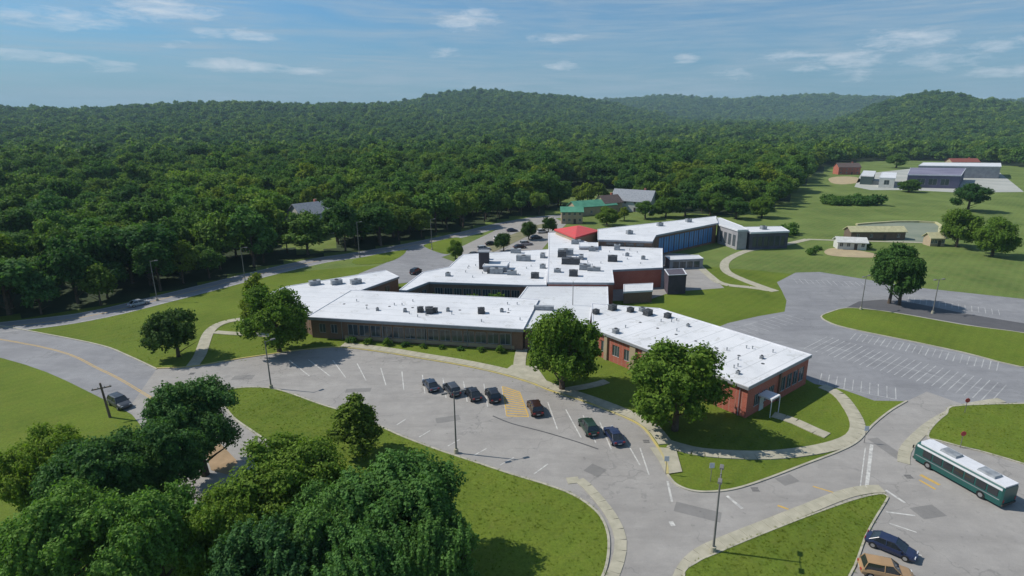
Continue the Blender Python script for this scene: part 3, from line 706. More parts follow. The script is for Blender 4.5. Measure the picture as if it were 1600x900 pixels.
# low link and entrance hall between the wings
wing(school, SO, [(-1.6, 102.9), (10.1, 100.2), (12.2, 115.1), (16.0, 117.6), (17.6, 131.0), (3.3, 131.2), (-1.3, 131.2), (-3.3, 121.0)], 4.35, M_BROWN, M_ROOFG, M_FASCIA,
     {0: [(.8, 8, 2.2, .1, .1, 3.4, dict(frame=M_FRAME, mull=3, glass=M_GLASS))]}, over=.2)
# central block
wing(school, SO, [(3.6, 131.6), (19.0, 131.4), (20.2, 143.6), (33.6, 146), (38.7, 169.6), (19.8, 172.6), (9.2, 195.5), (5.4, 195), (4.9, 171.2)], 5.3, M_RED, M_ROOF2, M_FASCIA,
     {3: [(2, -2, 2.2, 1.3, .9, 3.2, wh)]}, over=.3)
# recessed service bay with a small bright roof, and the dark stair block beside it
wing(school, SO, [(21.6, 131.5), (28.6, 132.8), (30.0, 139.0), (22.6, 137.8)], 3.0, M_BROWN, M_ROOFG, M_COPING, {}, over=.2, fh=.3)
wing(school, SO, [(33.9, 139.2), (38.6, 140.1), (39.2, 146.1), (34.2, 145.2)], 5.0, mat('dark_plum_brick', (.085, .065, .085), .85, (.06, .05, .06), .6), mat('dark_roof_felt', (.10, .09, .11), .9), M_DFRAME, {}, over=.12, fh=.3)
wing(school, SO, [(40.2, 164.8), (50.5, 166.6), (50.3, 171.2), (39.9, 169.6)], 2.9, M_STUCCO, M_ROOFG, M_FASCIA, {0: [(1, -1, 1.8, .4, .3, 2.2, dict(frame=M_DFRAME, mull=2))]}, over=.2, fh=.3)
# brick boiler stack
mb = MB(); mb.box(-14.2, -11.6, 146.6, 149.0, 4.5, 9.2); ch = mb.build('chimney', mat('dark_stack_brick', (.07, .06, .07), .9, (.05, .045, .05), 1), school, SO)
mb = MB(); mb.box(-14.4, -11.4, 146.4, 149.2, 9.2, 9.45); cc = mb.build('chimney_cap', M_FASCIA, school, SO); cc.parent = ch
# rooftop equipment
for px, py, s in [(657, 487, 1), (671, 489, 1.25), (680, 488, .9), (700, 486, .6), (752, 489, 1.1), (633, 487, .6), (784, 487, .6), (590, 485, .5)]:
    p = G(px, py, 4.62); rooftop(school, SO, p.x, p.y, 4.62, 1.3*s, 1.3*s, .9*s, .16, s > .8)
for px, py, s in [(962, 520, .9), (931, 490, 1.0), (1043, 496, 1.0), (957, 484, 1.2), (985, 487, 1.0), (1012, 492, 1.3), (1003, 486, .9), (1153, 584, .5), (1100, 545, .45), (1190, 560, .5), (1075, 510, .5)]:
    p = G(px, py, HW1+.02); rooftop(school, SO, p.x, p.y, HW1+.02, 1.25*s, 1.1*s, .8*s, .68, s > .95)
for px, py, sx, sy, sz, dk in [(884, 398, 4.4, 2.2, 1.6, 0), (892, 412, 5.0, 2.2, 1.5, 1), (878, 401, 2.4, 2, 1.6, 1), (914, 421, 3, 1.6, 1.3, 0), (928, 423, 3.4, 1.2, .9, 0), (896, 431, 2.2, 1.6, 1.4, 1), (957, 408, 2.6, 2, 1.5, 1),
                            (964, 390, 1.8, 2, 1.5, 0), (940, 371, 3, 2, 1.4, 1), (908, 404, 1.4, 3, 1.0, 0), (871, 425, 1.8, 1.4, .8, 0), (980, 400, 1.2, 1.0, .8, 0), (925, 392, 2, 1.4, 1.2, 0), (1005, 405, 1.2, 1.2, .8, 0), (900, 381, 3, 1.5, 1.2, 0)]:
    p = G(px, py, 5.32); rooftop(school, SO, p.x, p.y, 5.32, sx, sy, sz, -.1, bool(dk))
for px, py, sx, sy, sz, dk in [(836, 434, 2, 1.8, 1.2, 1), (818, 407, 4, 2, 1.4, 0), (800, 429, 2.4, 1.2, 1.0, 0), (776, 427, 3.4, 1.6, 1.3, 0), (848, 419, 1.6, 1.2, 1, 0), (848, 402, 1.4, 2.6, 1.1, 0), (806, 395, 3, 1.6, 1.2, 0), (760, 405, 1.6, 1.6, 1.3, 1), (700, 431, 1.2, 1.2, .8, 0), (765, 427, 1.2, 1, 1, 1)]:
    p = G(px, py, 4.72); rooftop(school, SO, p.x, p.y, 4.72, sx, sy, sz, -.1, bool(dk))
p = G(850, 484, 4.37); rooftop(school, SO, p.x, p.y, 4.37, 4.2, 1.0, .8, -.1, False, False)
# raised bright clerestory roofs on the north block
for px, py, sx, sy in [(774, 414, 6.0, 5.0), (918, 384, 5.5, 6.0)]:
    p = G(px, py, 5.9); wing(school, SO, [(p.x-sx/2, p.y-sy/2), (p.x+sx/2, p.y-sy/2-.5), (p.x+sx/2+.6, p.y+sy/2-.5), (p.x-sx/2+.6, p.y+sy/2)], 6.3, M_STUCCO, M_ROOF2, M_COPING, {}, z0=4.9, over=.2, fh=.3)
# red canopy at the far end of the central block
pts = [G(866, 358, 7.0), G(899, 371, 7.0), G(937, 360, 7.0), G(905, 352, 7.0)]
top = sum(pts, Vector())/4+Vector((0, 0, 1.6)); mb = MB()
mb.add([tuple(p) for p in pts]+[tuple(top)]+[(p.x, p.y, 6.5) for p in pts], [(0, 1, 4), (1, 2, 4), (2, 3, 4), (3, 0, 4), (5, 6, 1, 0), (6, 7, 2, 1), (7, 8, 3, 2), (8, 5, 0, 3), (8, 7, 6, 5)])
mb.build('canopy_roof', M_REDM, school, SO); mb = MB()
cen = sum(pts, Vector())/4; mb.prism([(p.x*.94+cen.x*.06, p.y*.94+cen.y*.06) for p in pts], -.1, 6.49); mb.build('wall', M_TAN, school, SO)

# gymnasium
GO = Vector((50, 195, 0))
gym = empty('gymnasium', GO, 0, 'gymnasium block with pale roof and deep blue glazed wall behind the white school roofs', 'gymnasium')
bl = dict(frame=M_DFRAME, mull=2, glass=M_BGLASS)
wing(gym, GO, [(20.2, 173.8), (35.8, 171.0), (38.8, 181.0), (65.6, 204.0), (70, 218.6), (22, 191)], 7.2, M_BROWN, M_ROOF2, M_FASCIA,
     {2: [(1, -1, 2.6, .2, .6, 6.0, bl)], 0: [(1, -1, 2.4, .6, 5.45, 6.5, dict(frame=M_DFRAME, mull=1))]}, over=.5, fh=.5)
wing(gym, GO, [(66.3, 203.6), (69.2, 192.0), (72.6, 192.6), (72.9, 200), (71, 217.5), (70.4, 218)], 6.8, M_STUCCO, M_ROOFG, M_COPING, {0: [(1, -1, 1.8, .9, .8, 4.8, wh)]}, over=.3)
wing(gym, GO, [(73.4, 192.0), (87.5, 194.6), (88.5, 203.5), (74.0, 202.0)], 6.0, mat('dark_plum_cladding', (.10, .095, .13), .7, (.07, .065, .085), .4), M_ROOF2, M_COPING, {0: [(1, -1, 1.6, .5, 1, 4.4, dict(frame=M_DFRAME, mull=2))]}, over=.3)
for x, y in [(31, 183), (44, 198), (56, 206), (80, 198)]: rooftop(gym, GO, x, y, 7.22 if x < 60 else 6.02, 2, 1.6, 1.1, .3, False)

# houses
def gable_house(name, label, cat, px, py, L, Wd, h, rise, rz, wm, rm, porch=False, group=None):
    b = G(px, py); z = height(b.x, b.y); o = empty(name, (b.x, b.y, z), rz, label, cat, group); mb = MB()
    ops = [(L*(k+.5)/4-.55, L*(k+.5)/4+.55, 1.0, 2.3) for k in range(4) if k != 2]+([(L*(k+.5)/4-.55, L*(k+.5)/4+.55, 3.7, 4.9) for k in range(4)] if h > 5 else [])
    P = [(-L/2, -Wd/2), (L/2, -Wd/2), (L/2, Wd/2), (-L/2, Wd/2)]
    for i in range(4):
        wall_run(mb, P[i], P[(i+1) % 4], -1.5, h, ops if i in (0, 2) else ())
        if i in (0, 2):
            for (a, c, d, e) in ops: window(o, P[i], P[(i+1) % 4], a, c, d, e, (0, 0, 0), frame=M_SIDING, mull=2)
    mb.add([(L/2, -Wd/2, h), (L/2, Wd/2, h), (L/2, 0, h+rise)], [(0, 1, 2)]); mb.add([(-L/2, -Wd/2, h), (-L/2, Wd/2, h), (-L/2, 0, h+rise)], [(0, 2, 1)])
    mb.build('wall', wm, o); rb = MB(); e = .5; k = rise/(Wd/2)
    for s in (-1, 1):
        y0, z0, t = s*(Wd/2+e), h-e*k, .22
        v = [(-L/2-e, y0, z0), (L/2+e, y0, z0), (L/2+e, 0, h+rise), (-L/2-e, 0, h+rise)]
        v += [(a, b2, c+t) for a, b2, c in v]
        rb.add(v, [(0, 1, 2, 3), (7, 6, 5, 4), (0, 4, 5, 1), (1, 5, 6, 2), (2, 6, 7, 3), (3, 7, 4, 0)])
    r = rb.build('roof', rm, o)
    if cat == 'house':
      cb = MB(); cb.box(L*.25-.45, L*.25+.45, .6, 1.5, h+rise*.4, h+rise+1.0); cb.build('chimney', M_RED, r)
    db = MB(); db.box(L*.625-L/2-.5, L*.625-L/2+.5, -Wd/2-.08, -Wd/2-.01, 0, 2.1); db.build('door', M_DFRAME, o)
    return o
gable_house('house', 'grey-roofed white house in the wood behind the back road at left', 'house', 488, 366, 13, 10, 8.6, 3.6, .9, M_SIDING, M_SHINGLE)
gable_house('house', 'lower brown-grey house roof tucked in trees left of the taller white house', 'house', 462, 374, 11, 8, 5.5, 2.8, .3, M_TAN, M_DSHINGLE)
gable_house('house', 'big house with pale grey gabled roof among bright trees beyond the school', 'house', 990, 328, 20, 12, 5.2, 4.6, -.5, M_SIDING, M_SHINGLE)
gable_house('house', 'dark-roofed annex at the left end of the big pale grey-roofed house', 'house', 950, 331, 10, 9, 5, 3.0, .5, M_TAN, M_DSHINGLE)
gable_house('pavilion', 'green-roofed pavilion building behind the red school canopy', 'pavilion', 925, 334, 22, 8, 4.2, 2.2, .45, M_TAN, M_GREENM)
gable_house('pavilion', 'small tan building with a low green roof just behind the red canopy', 'pavilion', 893, 348, 9, 6, 5.2, 1.6, 0, M_TAN, M_GREENM)
gable_house('house', 'small cream house between dark trees left of the sports field', 'house', 1144, 303, 20, 9, 5.0, 3.0, .1, M_SIDING, mat('cream_shingles', (.50, .48, .38), .9))
gable_house('house', 'little pale outbuilding right of the small cream house in trees', 'house', 1185, 297, 8, 6, 4.5, 2.2, -.2, M_SIDING, M_SHINGLE)
gable_house('house', 'red-brown farmhouse beside the sandy ground at the far field edge', 'house', 1322, 272, 18, 9, 6, 3.0, 0, M_RED, M_DSHINGLE)
gable_house('house', 'red-roofed far building behind the long purple-grey building at right', 'house', 1502, 262, 26, 10, 6, 3, 0, M_TAN, mat('rust_shingles', (.28, .09, .07), .9))
gable_house('house', 'tiny pale house roof alone in the forest at far left', 'house', 283, 264, 14, 10, 9, 4, 0, M_SIDING, M_SHINGLE)
gable_house('shed', 'white-roofed sports shed beside the sand infield', 'shed', 1327, 388, 9, 5, 2.6, 1.2, -.2, M_SIDING, mat('white_shed_roof', (.6, .6, .57), .7))
gable_house('dugout', 'long dugout with pale yellow roof by the sports court', 'dugout', 1365, 373, 20, 5, 3.2, 1.4, 0, mat('dugout_boards', (.16, .12, .09), .9), mat('pale_yellow_roof', (.50, .47, .28), .8))
gable_house('shed', 'small pale yellow shed at the right corner of the sports court', 'shed', 1458, 383, 5, 4, 3.0, 1.4, 0, M_TAN, mat('pale_yellow_roof', (.5, .47, .28), .8))
# far long buildings by the car park
FO = G(1455, 294); ff = empty('far_school_building', FO, 0, 'long far building with purple-grey walls and pale roof at right of the fields', 'building')
wing(ff, FO, [tuple(G(1415, 293).to_2d()), tuple(G(1497, 295).to_2d()), tuple(G(1505, 281).to_2d()), tuple(G(1420, 280).to_2d())], 8.5, mat('purple_grey_wall', (.13, .12, .19), .8, (.08, .08, .12), .05), mat('far_purple_roof', (.22, .21, .28), .8, (.15, .14, .2), .05), M_COPING, {0: [(3, -3, 5, 2, 2, 6, dict(frame=M_FRAME, mull=2))]})
wing(ff, FO, [tuple(G(1432, 277).to_2d()), tuple(G(1560, 279).to_2d()), tuple(G(1560, 272).to_2d()), tuple(G(1440, 271).to_2d())], 9, M_STUCCO, M_ROOF2, M_COPING, {})
FO2 = G(1370, 292); f2 = empty('far_annex_building', FO2, 0, 'white-roofed far annex left of the purple-grey building', 'building')
wing(f2, FO2, [tuple(G(1343, 288).to_2d()), tuple(G(1362, 289).to_2d()), tuple(G(1366, 280).to_2d()), tuple(G(1348, 279).to_2d())], 6, mat('dark_teal_wall', (.06, .09, .09), .8), M_ROOFG, M_COPING, {})
wing(f2, FO2, [tuple(G(1372, 293).to_2d()), tuple(G(1396, 294).to_2d()), tuple(G(1398, 284).to_2d()), tuple(G(1377, 283).to_2d())], 6.5, M_SIDING, M_ROOF2, M_COPING, {0: [(2, -2, 3, 2, 2, 5, dict(frame=M_FRAME, mull=2))]})

# ------------------------------------------------------------------ trees
def crown_arrays(seed, R, H, base, nclump, nleaf, lsize, shape='round', core=.72, clump_r=.36):
    rg = np.random.default_rng(seed); cs = []; rr = []
    hz = (H-base)/2; cz = base+hz
    i = 0
    while len(cs) < nclump:
        i += 1
        ph = rg.uniform(0, 2*pi); ct = rg.uniform(-.75, 1); s = sqrt(max(0, 1-ct*ct))
        q = rg.uniform(.45, .80) if len(cs) > nclump*.15 else rg.uniform(0, .4)
        z = cz+ct*hz*q*1.02; t = (z-base)/(H-base)
        pr = 1.0
        if shape == 'cone': pr = .35+1.0*(1-t)**.7*min(1, t*3+.35)
        if shape == 'col': pr = 1.0
        x = cos(ph)*s*R*q*pr; y = sin(ph)*s*R*q*pr
        if shape == 'cone': x = cos(ph)*R*q*(1-t)*.95; y = sin(ph)*R*q*(1-t)*.95
        cr = R*clump_r*rg.uniform(.62, 1.2)*(1 if shape != 'cone' else (.45+.75*(1-t)))
        cs.append((x, y, z)); rr.append(cr)
    cs = np.array(cs); rr = np.array(rr)
    p = rr**2/np.sum(rr**2); idx = rg.choice(nclump, nleaf, p=p)
    d = rg.normal(size=(nleaf, 3)); d /= np.linalg.norm(d, axis=1)[:, None]
    # favour faces turned away from the trunk
    outw = cs[idx]-np.array([0, 0, cz-hz*.2]); outw /= (np.linalg.norm(outw, axis=1)[:, None]+1e-6)
    flip = (np.sum(d*outw, axis=1) < -.25); d[flip] *= -1
    rad = rr[idx]*(1+rg.normal(0, .13, nleaf)); rad *= np.array([.86+.3*np.sin(3.1*a*3+5*b) for a, b in zip(d[:, 0], d[:, 1])]) if nleaf < 60000 else 1
    c = cs[idx]+d*rad[:, None]*np.array([1, 1, .85])
    nrm = d*.8+rg.normal(0, .55, (nleaf, 3))+np.array([0, 0, .35]); nrm /= np.linalg.norm(nrm, axis=1)[:, None]
    tt = rg.normal(size=(nleaf, 3)); u = np.cross(nrm, tt); u /= np.linalg.norm(u, axis=1)[:, None]; v = np.cross(nrm, u)
    s1 = lsize*rg.uniform(.6, 1.35, nleaf)[:, None]; s2 = s1*rg.uniform(.45, .8, nleaf)[:, None]
    V = np.stack([c-u*s1, c-v*s2+u*s1*.1, c+u*s1, c+v*s2+u*s1*.1], axis=1).reshape(-1, 3)
    F = np.arange(nleaf*4).reshape(-1, 4)
    # dark inner mass: low-poly cores of the same leaves, inside each clump
    ico_v, ico_f = ICO
    VV = [V]; TF = []; n0 = len(V)
    for k in range(nclump):
        VV.append(cs[k]+ico_v*rr[k]*core*rg.uniform(.85, 1.05, (len(ico_v), 1))); TF.append(ico_f+n0); n0 += len(ico_v)
    return np.concatenate(VV), F, np.concatenate(TF)
def ico():
    bm = bmesh.new(); bmesh.ops.create_icosphere(bm, subdivisions=1, radius=1); v = np.array([x.co[:] for x in bm.verts]); f = np.array([[a.index for a in q.verts] for q in bm.faces]); bm.free(); return v, f
ICO = ico()
def crown_mesh(name, m, *a, **k):
    V, Q, T = crown_arrays(*a, **k); me = bpy.data.meshes.new(name); nq, nt = len(Q), len(T)
    me.vertices.add(len(V)); me.vertices.foreach_set('co', V.astype(np.float32).ravel()); me.loops.add(nq*4+nt*3)
    me.loops.foreach_set('vertex_index', np.concatenate([Q.ravel(), T.ravel()]).astype(np.int32))
    me.polygons.add(nq+nt); st = np.concatenate([np.arange(nq)*4, nq*4+np.arange(nt)*3]); me.polygons.foreach_set('loop_start', st.astype(np.int32))
    me.update(calc_edges=True); me.validate(); me.materials.append(m); return me
def trunk_mesh(seed, H, base, r0, R, limbs=5):
    rg = random.Random(seed); mb = MB(); pts = []; x = y = 0
    for i in range(6):
        pts.append((x, y, H*.72*i/5-(.3 if i == 0 else 0))); x += rg.uniform(-.12, .12)*H*.06; y += rg.uniform(-.12, .12)*H*.06
    mb.tube(pts, [r0*1.35, r0, r0*.85, r0*.65, r0*.42, r0*.15], 8)
    for k in range(limbs):
        a = 2*pi*k/limbs+rg.uniform(-.4, .4); z = base*.75+(H*.55-base*.75)*k/limbs; L = R*rg.uniform(.55, .8)
        p = [(0, 0, z), (cos(a)*L*.4, sin(a)*L*.4, z+L*.28), (cos(a)*L, sin(a)*L, z+L*.62)]
        mb.tube(p, [r0*.42, r0*.28, r0*.07], 6)
    me = bpy.data.meshes.new('trunk'); me.from_pydata(mb.v, [], mb.f); me.materials.append(M_BARK); return me
def kind(name, m, seed, R, H, base, nclump, nleaf, lsize, r0=.3, **kw):
    return dict(R=R, H=H, c=crown_mesh('crown', m, seed, R, H, base, nclump, nleaf, lsize, **kw), t=trunk_mesh(seed, H, base, r0, R))
def plant_tree(name, K, x, y, z, sx, sz, rz, label, cat='tree', group=None):
    o = empty(name, (x, y, z), rz, label, cat, group); o.scale = (sx, sx, sz)
    link(bpy.data.objects.new('trunk', K['t']), o); link(bpy.data.objects.new('crown', K['c']), o); return o
N_BLUE = leaf_mat('near_fresh_leaves', (.085, .165, .050), (.105, .185, .056), (.140, .220, .066))
N_MID = leaf_mat('near_olive_leaves', (.110, .170, .030), (.130, .190, .036), (.155, .210, .045))
N_DEEP = leaf_mat('near_bluish_leaves', (.055, .115, .048), (.075, .140, .056), (.095, .165, .062))
BIG = [kind('b', N_BLUE, 11, 6.5, 13, 2.2, 70, 56000, .16, .4, clump_r=.23, core=.6),
       kind('b', N_MID, 12, 6.5, 12.5, 2.0, 76, 54000, .15, .4, clump_r=.22, core=.6),
       kind('b', N_DEEP, 13, 6, 13, 2.0, 64, 50000, .16, .4, clump_r=.23, core=.6)]
MIDK = {'round': kind('m', L_MID, 21, 5, 11, .9, 46, 24000, .19, .3, clump_r=.3),
        'oval': kind('m', L_DEEP, 22, 4.2, 11.5, 1.2, 40, 17000, .21, .3, clump_r=.33),
        'cone': kind('m', L_OLIVE, 23, 3.6, 8.6, .8, 42, 12000, .17, .2, shape='cone', clump_r=.34),
        'dark': kind('m', L_DARK, 24, 3.4, 8.0, .7, 34, 12000, .17, .22, clump_r=.38)}
def T(kd, name, px, py, R, H, label, rz=0.0, z=0.0, K=None):
    K = K or MIDK[kd]; p = G(px, py); return plant_tree(name, K, p.x, p.y, z, R/K['R'], H/K['H'], rz, label)
# lawn trees
T('dark', 'lawn_tree', 279, 557, 4.6, 9.6, 'rounded very dark green tree on the lawn beside the left sidewalk', .4)
T('round', 'lawn_tree', 437, 550, 6.2, 13.4, 'tall green tree at the left end of the long classroom wing beside the lot kerb', 1.1)
T('cone', 'lawn_tree', 407, 512, 4.8, 12.6, 'pale yellow-green tree peeking up behind the left wing tree', .3)
T('round', 'lawn_tree', 878, 608, 6.4, 14.2, 'big green shade tree by the entrance plaza hiding the joint of two wings', 2.2)
T('round', 'lawn_tree', 1054, 672, 6.9, 14.2, 'largest wide shade tree in front of the red brick wing', 3.7)
T('cone', 'island_tree', 558, 706, 4.9, 8.4, 'small pointed olive-green tree alone on the island lawn', .9, .1)
T('oval', 'lawn_tree', 1389, 474, 4.6, 15.5, 'dark green tree on the strip between the east parking rows, left of a close pair', .5)
T('oval', 'lawn_tree', 1405, 477, 4.4, 14.8, 'dark green tree on the east strip, right of a close pair', 2.6)
T('round', 'field_tree', 1494, 386, 6.5, 14, 'large tree at the right edge beyond the sports court', 1.5)
T('oval', 'field_tree', 1512, 330, 8, 14, 'dark tall tree behind the large right-edge field tree', 4.5)
T('round', 'field_tree', 1550, 400, 6.5, 13, 'bushy tree to the right of the large right-edge field tree', 5.5)
T('round', 'lawn_tree', 712, 404, 2.6, 6.2, 'small bright green tree at the corner of the rear parking lot', .4)
for i, (px, py, r, h, l) in enumerate([(787, 392, 2.8, 6.5, 'dark shrubby tree on the rear lot median nearest the camera'), (826, 374, 3.0, 7, 'middle dark tree on the rear lot median'), (857, 366, 3.0, 7, 'dark tree at the far end of the rear lot median')]):
    T('dark', 'median_tree', px, py, r, h, l, i*1.3)
for i, (kd, px, py, r, h, l) in enumerate([('round', 948, 352, 5, 8, 'round tree between the green-roofed pavilion and the gymnasium roof'), ('oval', 1008, 342, 4.5, 8.5, 'oval tree in front of the right end of the pale grey-roofed house'),
        ('round', 1040, 340, 6, 10, 'broad tree right of the pale grey-roofed house'), ('cone', 975, 345, 4, 6.5, 'yellow-green small tree before the pale grey-roofed house'), ('cone', 902, 315, 7, 9, 'bright yellow-green tree in the clearing above the green-roofed pavilion'),
        ('cone', 935, 312, 7, 10, 'bright yellow-green tree above the junction of pavilion and house'), ('round', 872, 322, 6, 11, 'round tree left of the green-roofed pavilion'), ('oval', 1070, 338, 6, 11, 'oval tree behind the peak of the gymnasium roof'),
        ('round', 1110, 336, 6.5, 11, 'broad tree right behind the gymnasium roof'), ('oval', 1150, 342, 5.5, 10, 'oval tree behind the right end of the gymnasium'), ('round', 1190, 340, 6, 10, 'broad tree behind the dark plum gymnasium annex'),
        ('cone', 660, 318, 7, 13, 'bright yellow-green tree standing out in the wood above the rear drive'), ('round', 1128, 306, 7, 10, 'round tree covering the left end of the cream house'), ('oval', 1168, 304, 6, 10, 'oval tree between cream house and little outbuilding'),
        ('round', 1420, 300, 7, 8, 'low tree in front of the purple-grey far building'), ('oval', 1400, 262, 9, 13, 'tree behind the far car park')]):
    T(kd, 'tree', px, py, r, h, l, i*1.7)
# near trees in the lower left
def near(kd, ax, dist, R, H, label, rz):
    # bearing ax (pixel column at the horizon) and ground distance
    a = atan2((ax-CX)/FPX, cos(PITCH)+tan(PITCH)*sin(PITCH)); K = BIG[kd]
    plant_tree('shade_tree', K, sin(a)*dist, cos(a)*dist, 0, R/K['R'], H/K['H'], rz, label)
def col(px, py, z):
    p = G(px, py, z); return p
def near2(kd, px, py, R, H, label, rz, zc=.88):
    """tree whose crown top stands at height H where the survey shows it"""
    p = G(px, py, H*.97); K = BIG[kd]; plant_tree('shade_tree', K, p.x, p.y+R*.35, 0, R/K['R'], H/K['H'], rz, label)
near2(2, 278, 606, 5.9, 13.2, 'bluish-green rounded tree topmost of the lower-left trees beside the left road', .5)
near2(2, 218, 668, 5.2, 12.5, 'dark tree at the lower left between the road and the bluish trees', 2.0)
near2(1, 405, 722, 6.9, 12.6, 'olive-toned broad tree in the middle of the lower-left clump', 1.2)
near2(0, 600, 752, 6.9, 12.6, 'rich green broad tree at the right end of the lower-left clump', .2)
near2(0, 205, 790, 5.0, 13, 'bluish-green tree in the bottom-left corner', 4.0)
near2(1, 330, 800, 4.6, 11.5, 'leafy tree low in the lower-left clump below the olive tree', 3.0)
near2(0, 500, 785, 5.4, 11.6, 'green tree at the bottom edge between the olive and rich green trees', 5.2)
near2(2, 400, 850, 5.0, 11.5, 'dark green tree at the bottom edge below the broad olive-toned tree', 5.9)
near2(0, 560, 850, 5.0, 11, 'bluish tree cut by the bottom edge below the rich green tree', 3.3)
near2(2, 120, 700, 5.4, 13, 'dark green tree at the far left edge beside the left road', 1.7)
near2(0, 60, 800, 5.6, 13, 'green tree at the extreme bottom left', 2.7)
near2(1, 30, 690, 5.0, 12, 'mid-green tree at the extreme left behind the corner trees', .7)
near2(0, 675, 830, 4.4, 10.5, 'small bushy tree just right of the rich green broad tree', 2.7)
# shrubs
ORD = 'first second third fourth fifth sixth seventh eighth ninth tenth eleventh twelfth thirteenth fourteenth fifteenth sixteenth seventeenth eighteenth nineteenth twentieth twenty-first twenty-second'.split()
SHR = crown_mesh('crown', L_DEEP, 31, 1.0, 1.1, 0, 9, 900, .11, clump_r=.45)
SHR2 = crown_mesh('crown', L_MID, 32, 1.0, 1.1, 0, 9, 900, .11, clump_r=.45)
def shrub(x, y, s, label, group, z=0, m=SHR, name='shrub'):
    o = bpy.data.objects.new(name, m); link(o); o.location = (x, y, z); o.scale = (s, s, s*random.uniform(.8, 1.1)); o.rotation_euler = (0, 0, random.uniform(0, 6))
    tag(o, label, 'shrub', group); return o
for i in range(16):
    u = (i+.5)/16; v = random.uniform(.15, .85); p = Vector((-27, 129)).lerp(Vector((-3, 126)), u); p.y += (v-.5)*7
    shrub(p.x, p.y, random.uniform(1.5, 2.9), ['dark green', 'mid green'][0 if i % 2 else 1]+' shrub, '+ORD[i]+' from the left in the garden courtyard', 'shrubs in the courtyard', .04, SHR if i % 2 else SHR2)
for i in range(9):
    t = i/8; p = F0+fd*(9+30*t)-fn*1.6
    shrub(p.x, p.y, random.uniform(.7, 1.1), ORD[i]+' foundation shrub from the left under the windows of the long classroom wing', 'foundation shrubs along the classroom wing', 0, SHR2 if i % 3 else SHR)
for i in range(22):
    px = 1292+i*3.5; p = G(px, 320+random.uniform(-2, 1)); shrub(p.x, p.y, random.uniform(3.4, 5.2), ORD[i]+' dark hedge bush from the left in the row across the far field', 'hedge bushes across the field', 0, name='hedge_bush')
for px, py, s, l in [(1268, 398, 1.8, 'round bush left of the sand infield'), (1276, 390, 1.4, 'small bush by the walk left of the infield'), (1235, 366, 4, 'dark bush at the right end of the gymnasium'), (1222, 370, 3, 'bush by the gymnasium corner wall'),
                     (1345, 388, 2.6, 'dark bush right of the white-roofed sports shed'), (1240, 285, 6, 'field bush at the wood edge by the far slope')]:
    p = G(px, py); shrub(p.x, p.y, s, l, None)

# ------------------------------------------------------------------ forest
LEAFM = [L_FOREST, L_DEEP, L_MID, L_FOREST]
FMID = [kind('f', [L_FOREST, L_DEEP, L_FOREST, L_OLIVE, L_BLUE][i], 40+i, [5.2, 4.6, 5.6, 4.8, 5.0][i], [13.5, 15, 14, 12.5, 14][i], 1.8, 30, 5200, .36, .25, clump_r=.33) for i in range(5)]
LOWC = [crown_mesh('crown', [L_FOREST, L_FOREST, L_DEEP, L_MID][i], 60+i, [5.2, 4.6, 5.6, 5][i], [13, 15, 14, 13.5][i], 2, 13, 620, .95, clump_r=.42, core=.85) for i in range(4)]
rg = np.random.default_rng(5); CAND = []
aw = 1.02; r = 95.0
while r < 6200:
    s = 8.4+max(0, r-250)/210 if r < 1500 else 13.5+(r-1500)/260
    n = int(2*aw*r/s)
    for k in range(n):
        a = -aw+2*aw*(k+.5+rg.uniform(-.4, .4))/n; rr_ = r+rg.uniform(-.4, .4)*s; x, y = sin(a)*rr_, cos(a)*rr_
        if in_forest(x, y) and rg.random() > .03+.25*max(0, mnoise.noise(Vector((x/45, y/45, 8)))): CAND.append((x, y, s, rr_, a))
    r += s*.92
def visible_side(x, y, r):
    if r < 1800: return True
    a = atan2(x, y); h0 = height(x, y)+12-CAM_H; h1 = height(x*.93, y*.93)+12-CAM_H; h2 = height(x*.8, y*.8)+12-CAM_H
    return h0/r > max(h1/(r*.93), h2/(r*.8))-.002
CAND = [c for c in CAND if visible_side(c[0], c[1], c[3])]
amax = atan2((1600-CX)/FPX, .98)+.03; amin = -atan2(CX/FPX, .98)-.03
inview = [c for c in CAND if amin < c[4] < amax]; inview.sort(key=lambda c: c[3])
NEARF = inview[:285]; ids = set(id(c) for c in NEARF)
rest = [c for c in CAND if id(c) not in ids]
SEG = [(158, 'left of the first lamp post'), (250, 'behind the silver car'), (345, 'behind the straight back road'), (430, 'above the pointed left-wing tree'), (510, 'in front of the white house'),
       (600, 'behind the verge lamp post'), (700, 'behind the rear drive junction'), (800, 'beyond the rear lot'), (880, 'above the rear lot'), (1010, 'near the pale house'), (1150, 'behind the gymnasium'), (9999, 'at the field edge wood')]
TONE = ['mixed-green', 'deep-green', 'fresh-green', 'yellow-green', 'bluish-green']
def side_label(c, K=None, s=1.0):
    px = CX+FPX*tan(c[4])*.96; g = next(t for x, t in SEG if px < x)
    dr = c[3]-float(np.interp(c[4], EA, ER)); row = 'front-row' if dr < 9 else ('second-row' if dr < 18 else ('third-row' if dr < 28 else 'deeper'))
    tone = TONE[FMID.index(K)] if K in FMID else 'green'; size = 'large' if s > 1.08 else ('small' if s < .9 else 'medium')
    return f'{size} {tone} {row} woodland tree {g}', 'woodland trees '+g
for c in NEARF:
    ki = int(rg.choice(5, p=[.28, .2, .2, .2, .12])); K = FMID[ki]; s = rg.choice([.8, .95, 1.1, 1.3, 1.5], p=[.2, .25, .25, .2, .1])*rg.uniform(.93, 1.07); l, g = side_label(c, K, s)
    plant_tree('woodland_tree', K, c[0], c[1], height(c[0], c[1]), s, min(s, 1.15)*rg.uniform(.8, 1.15), rg.uniform(0, 6.28), l, 'tree', g)
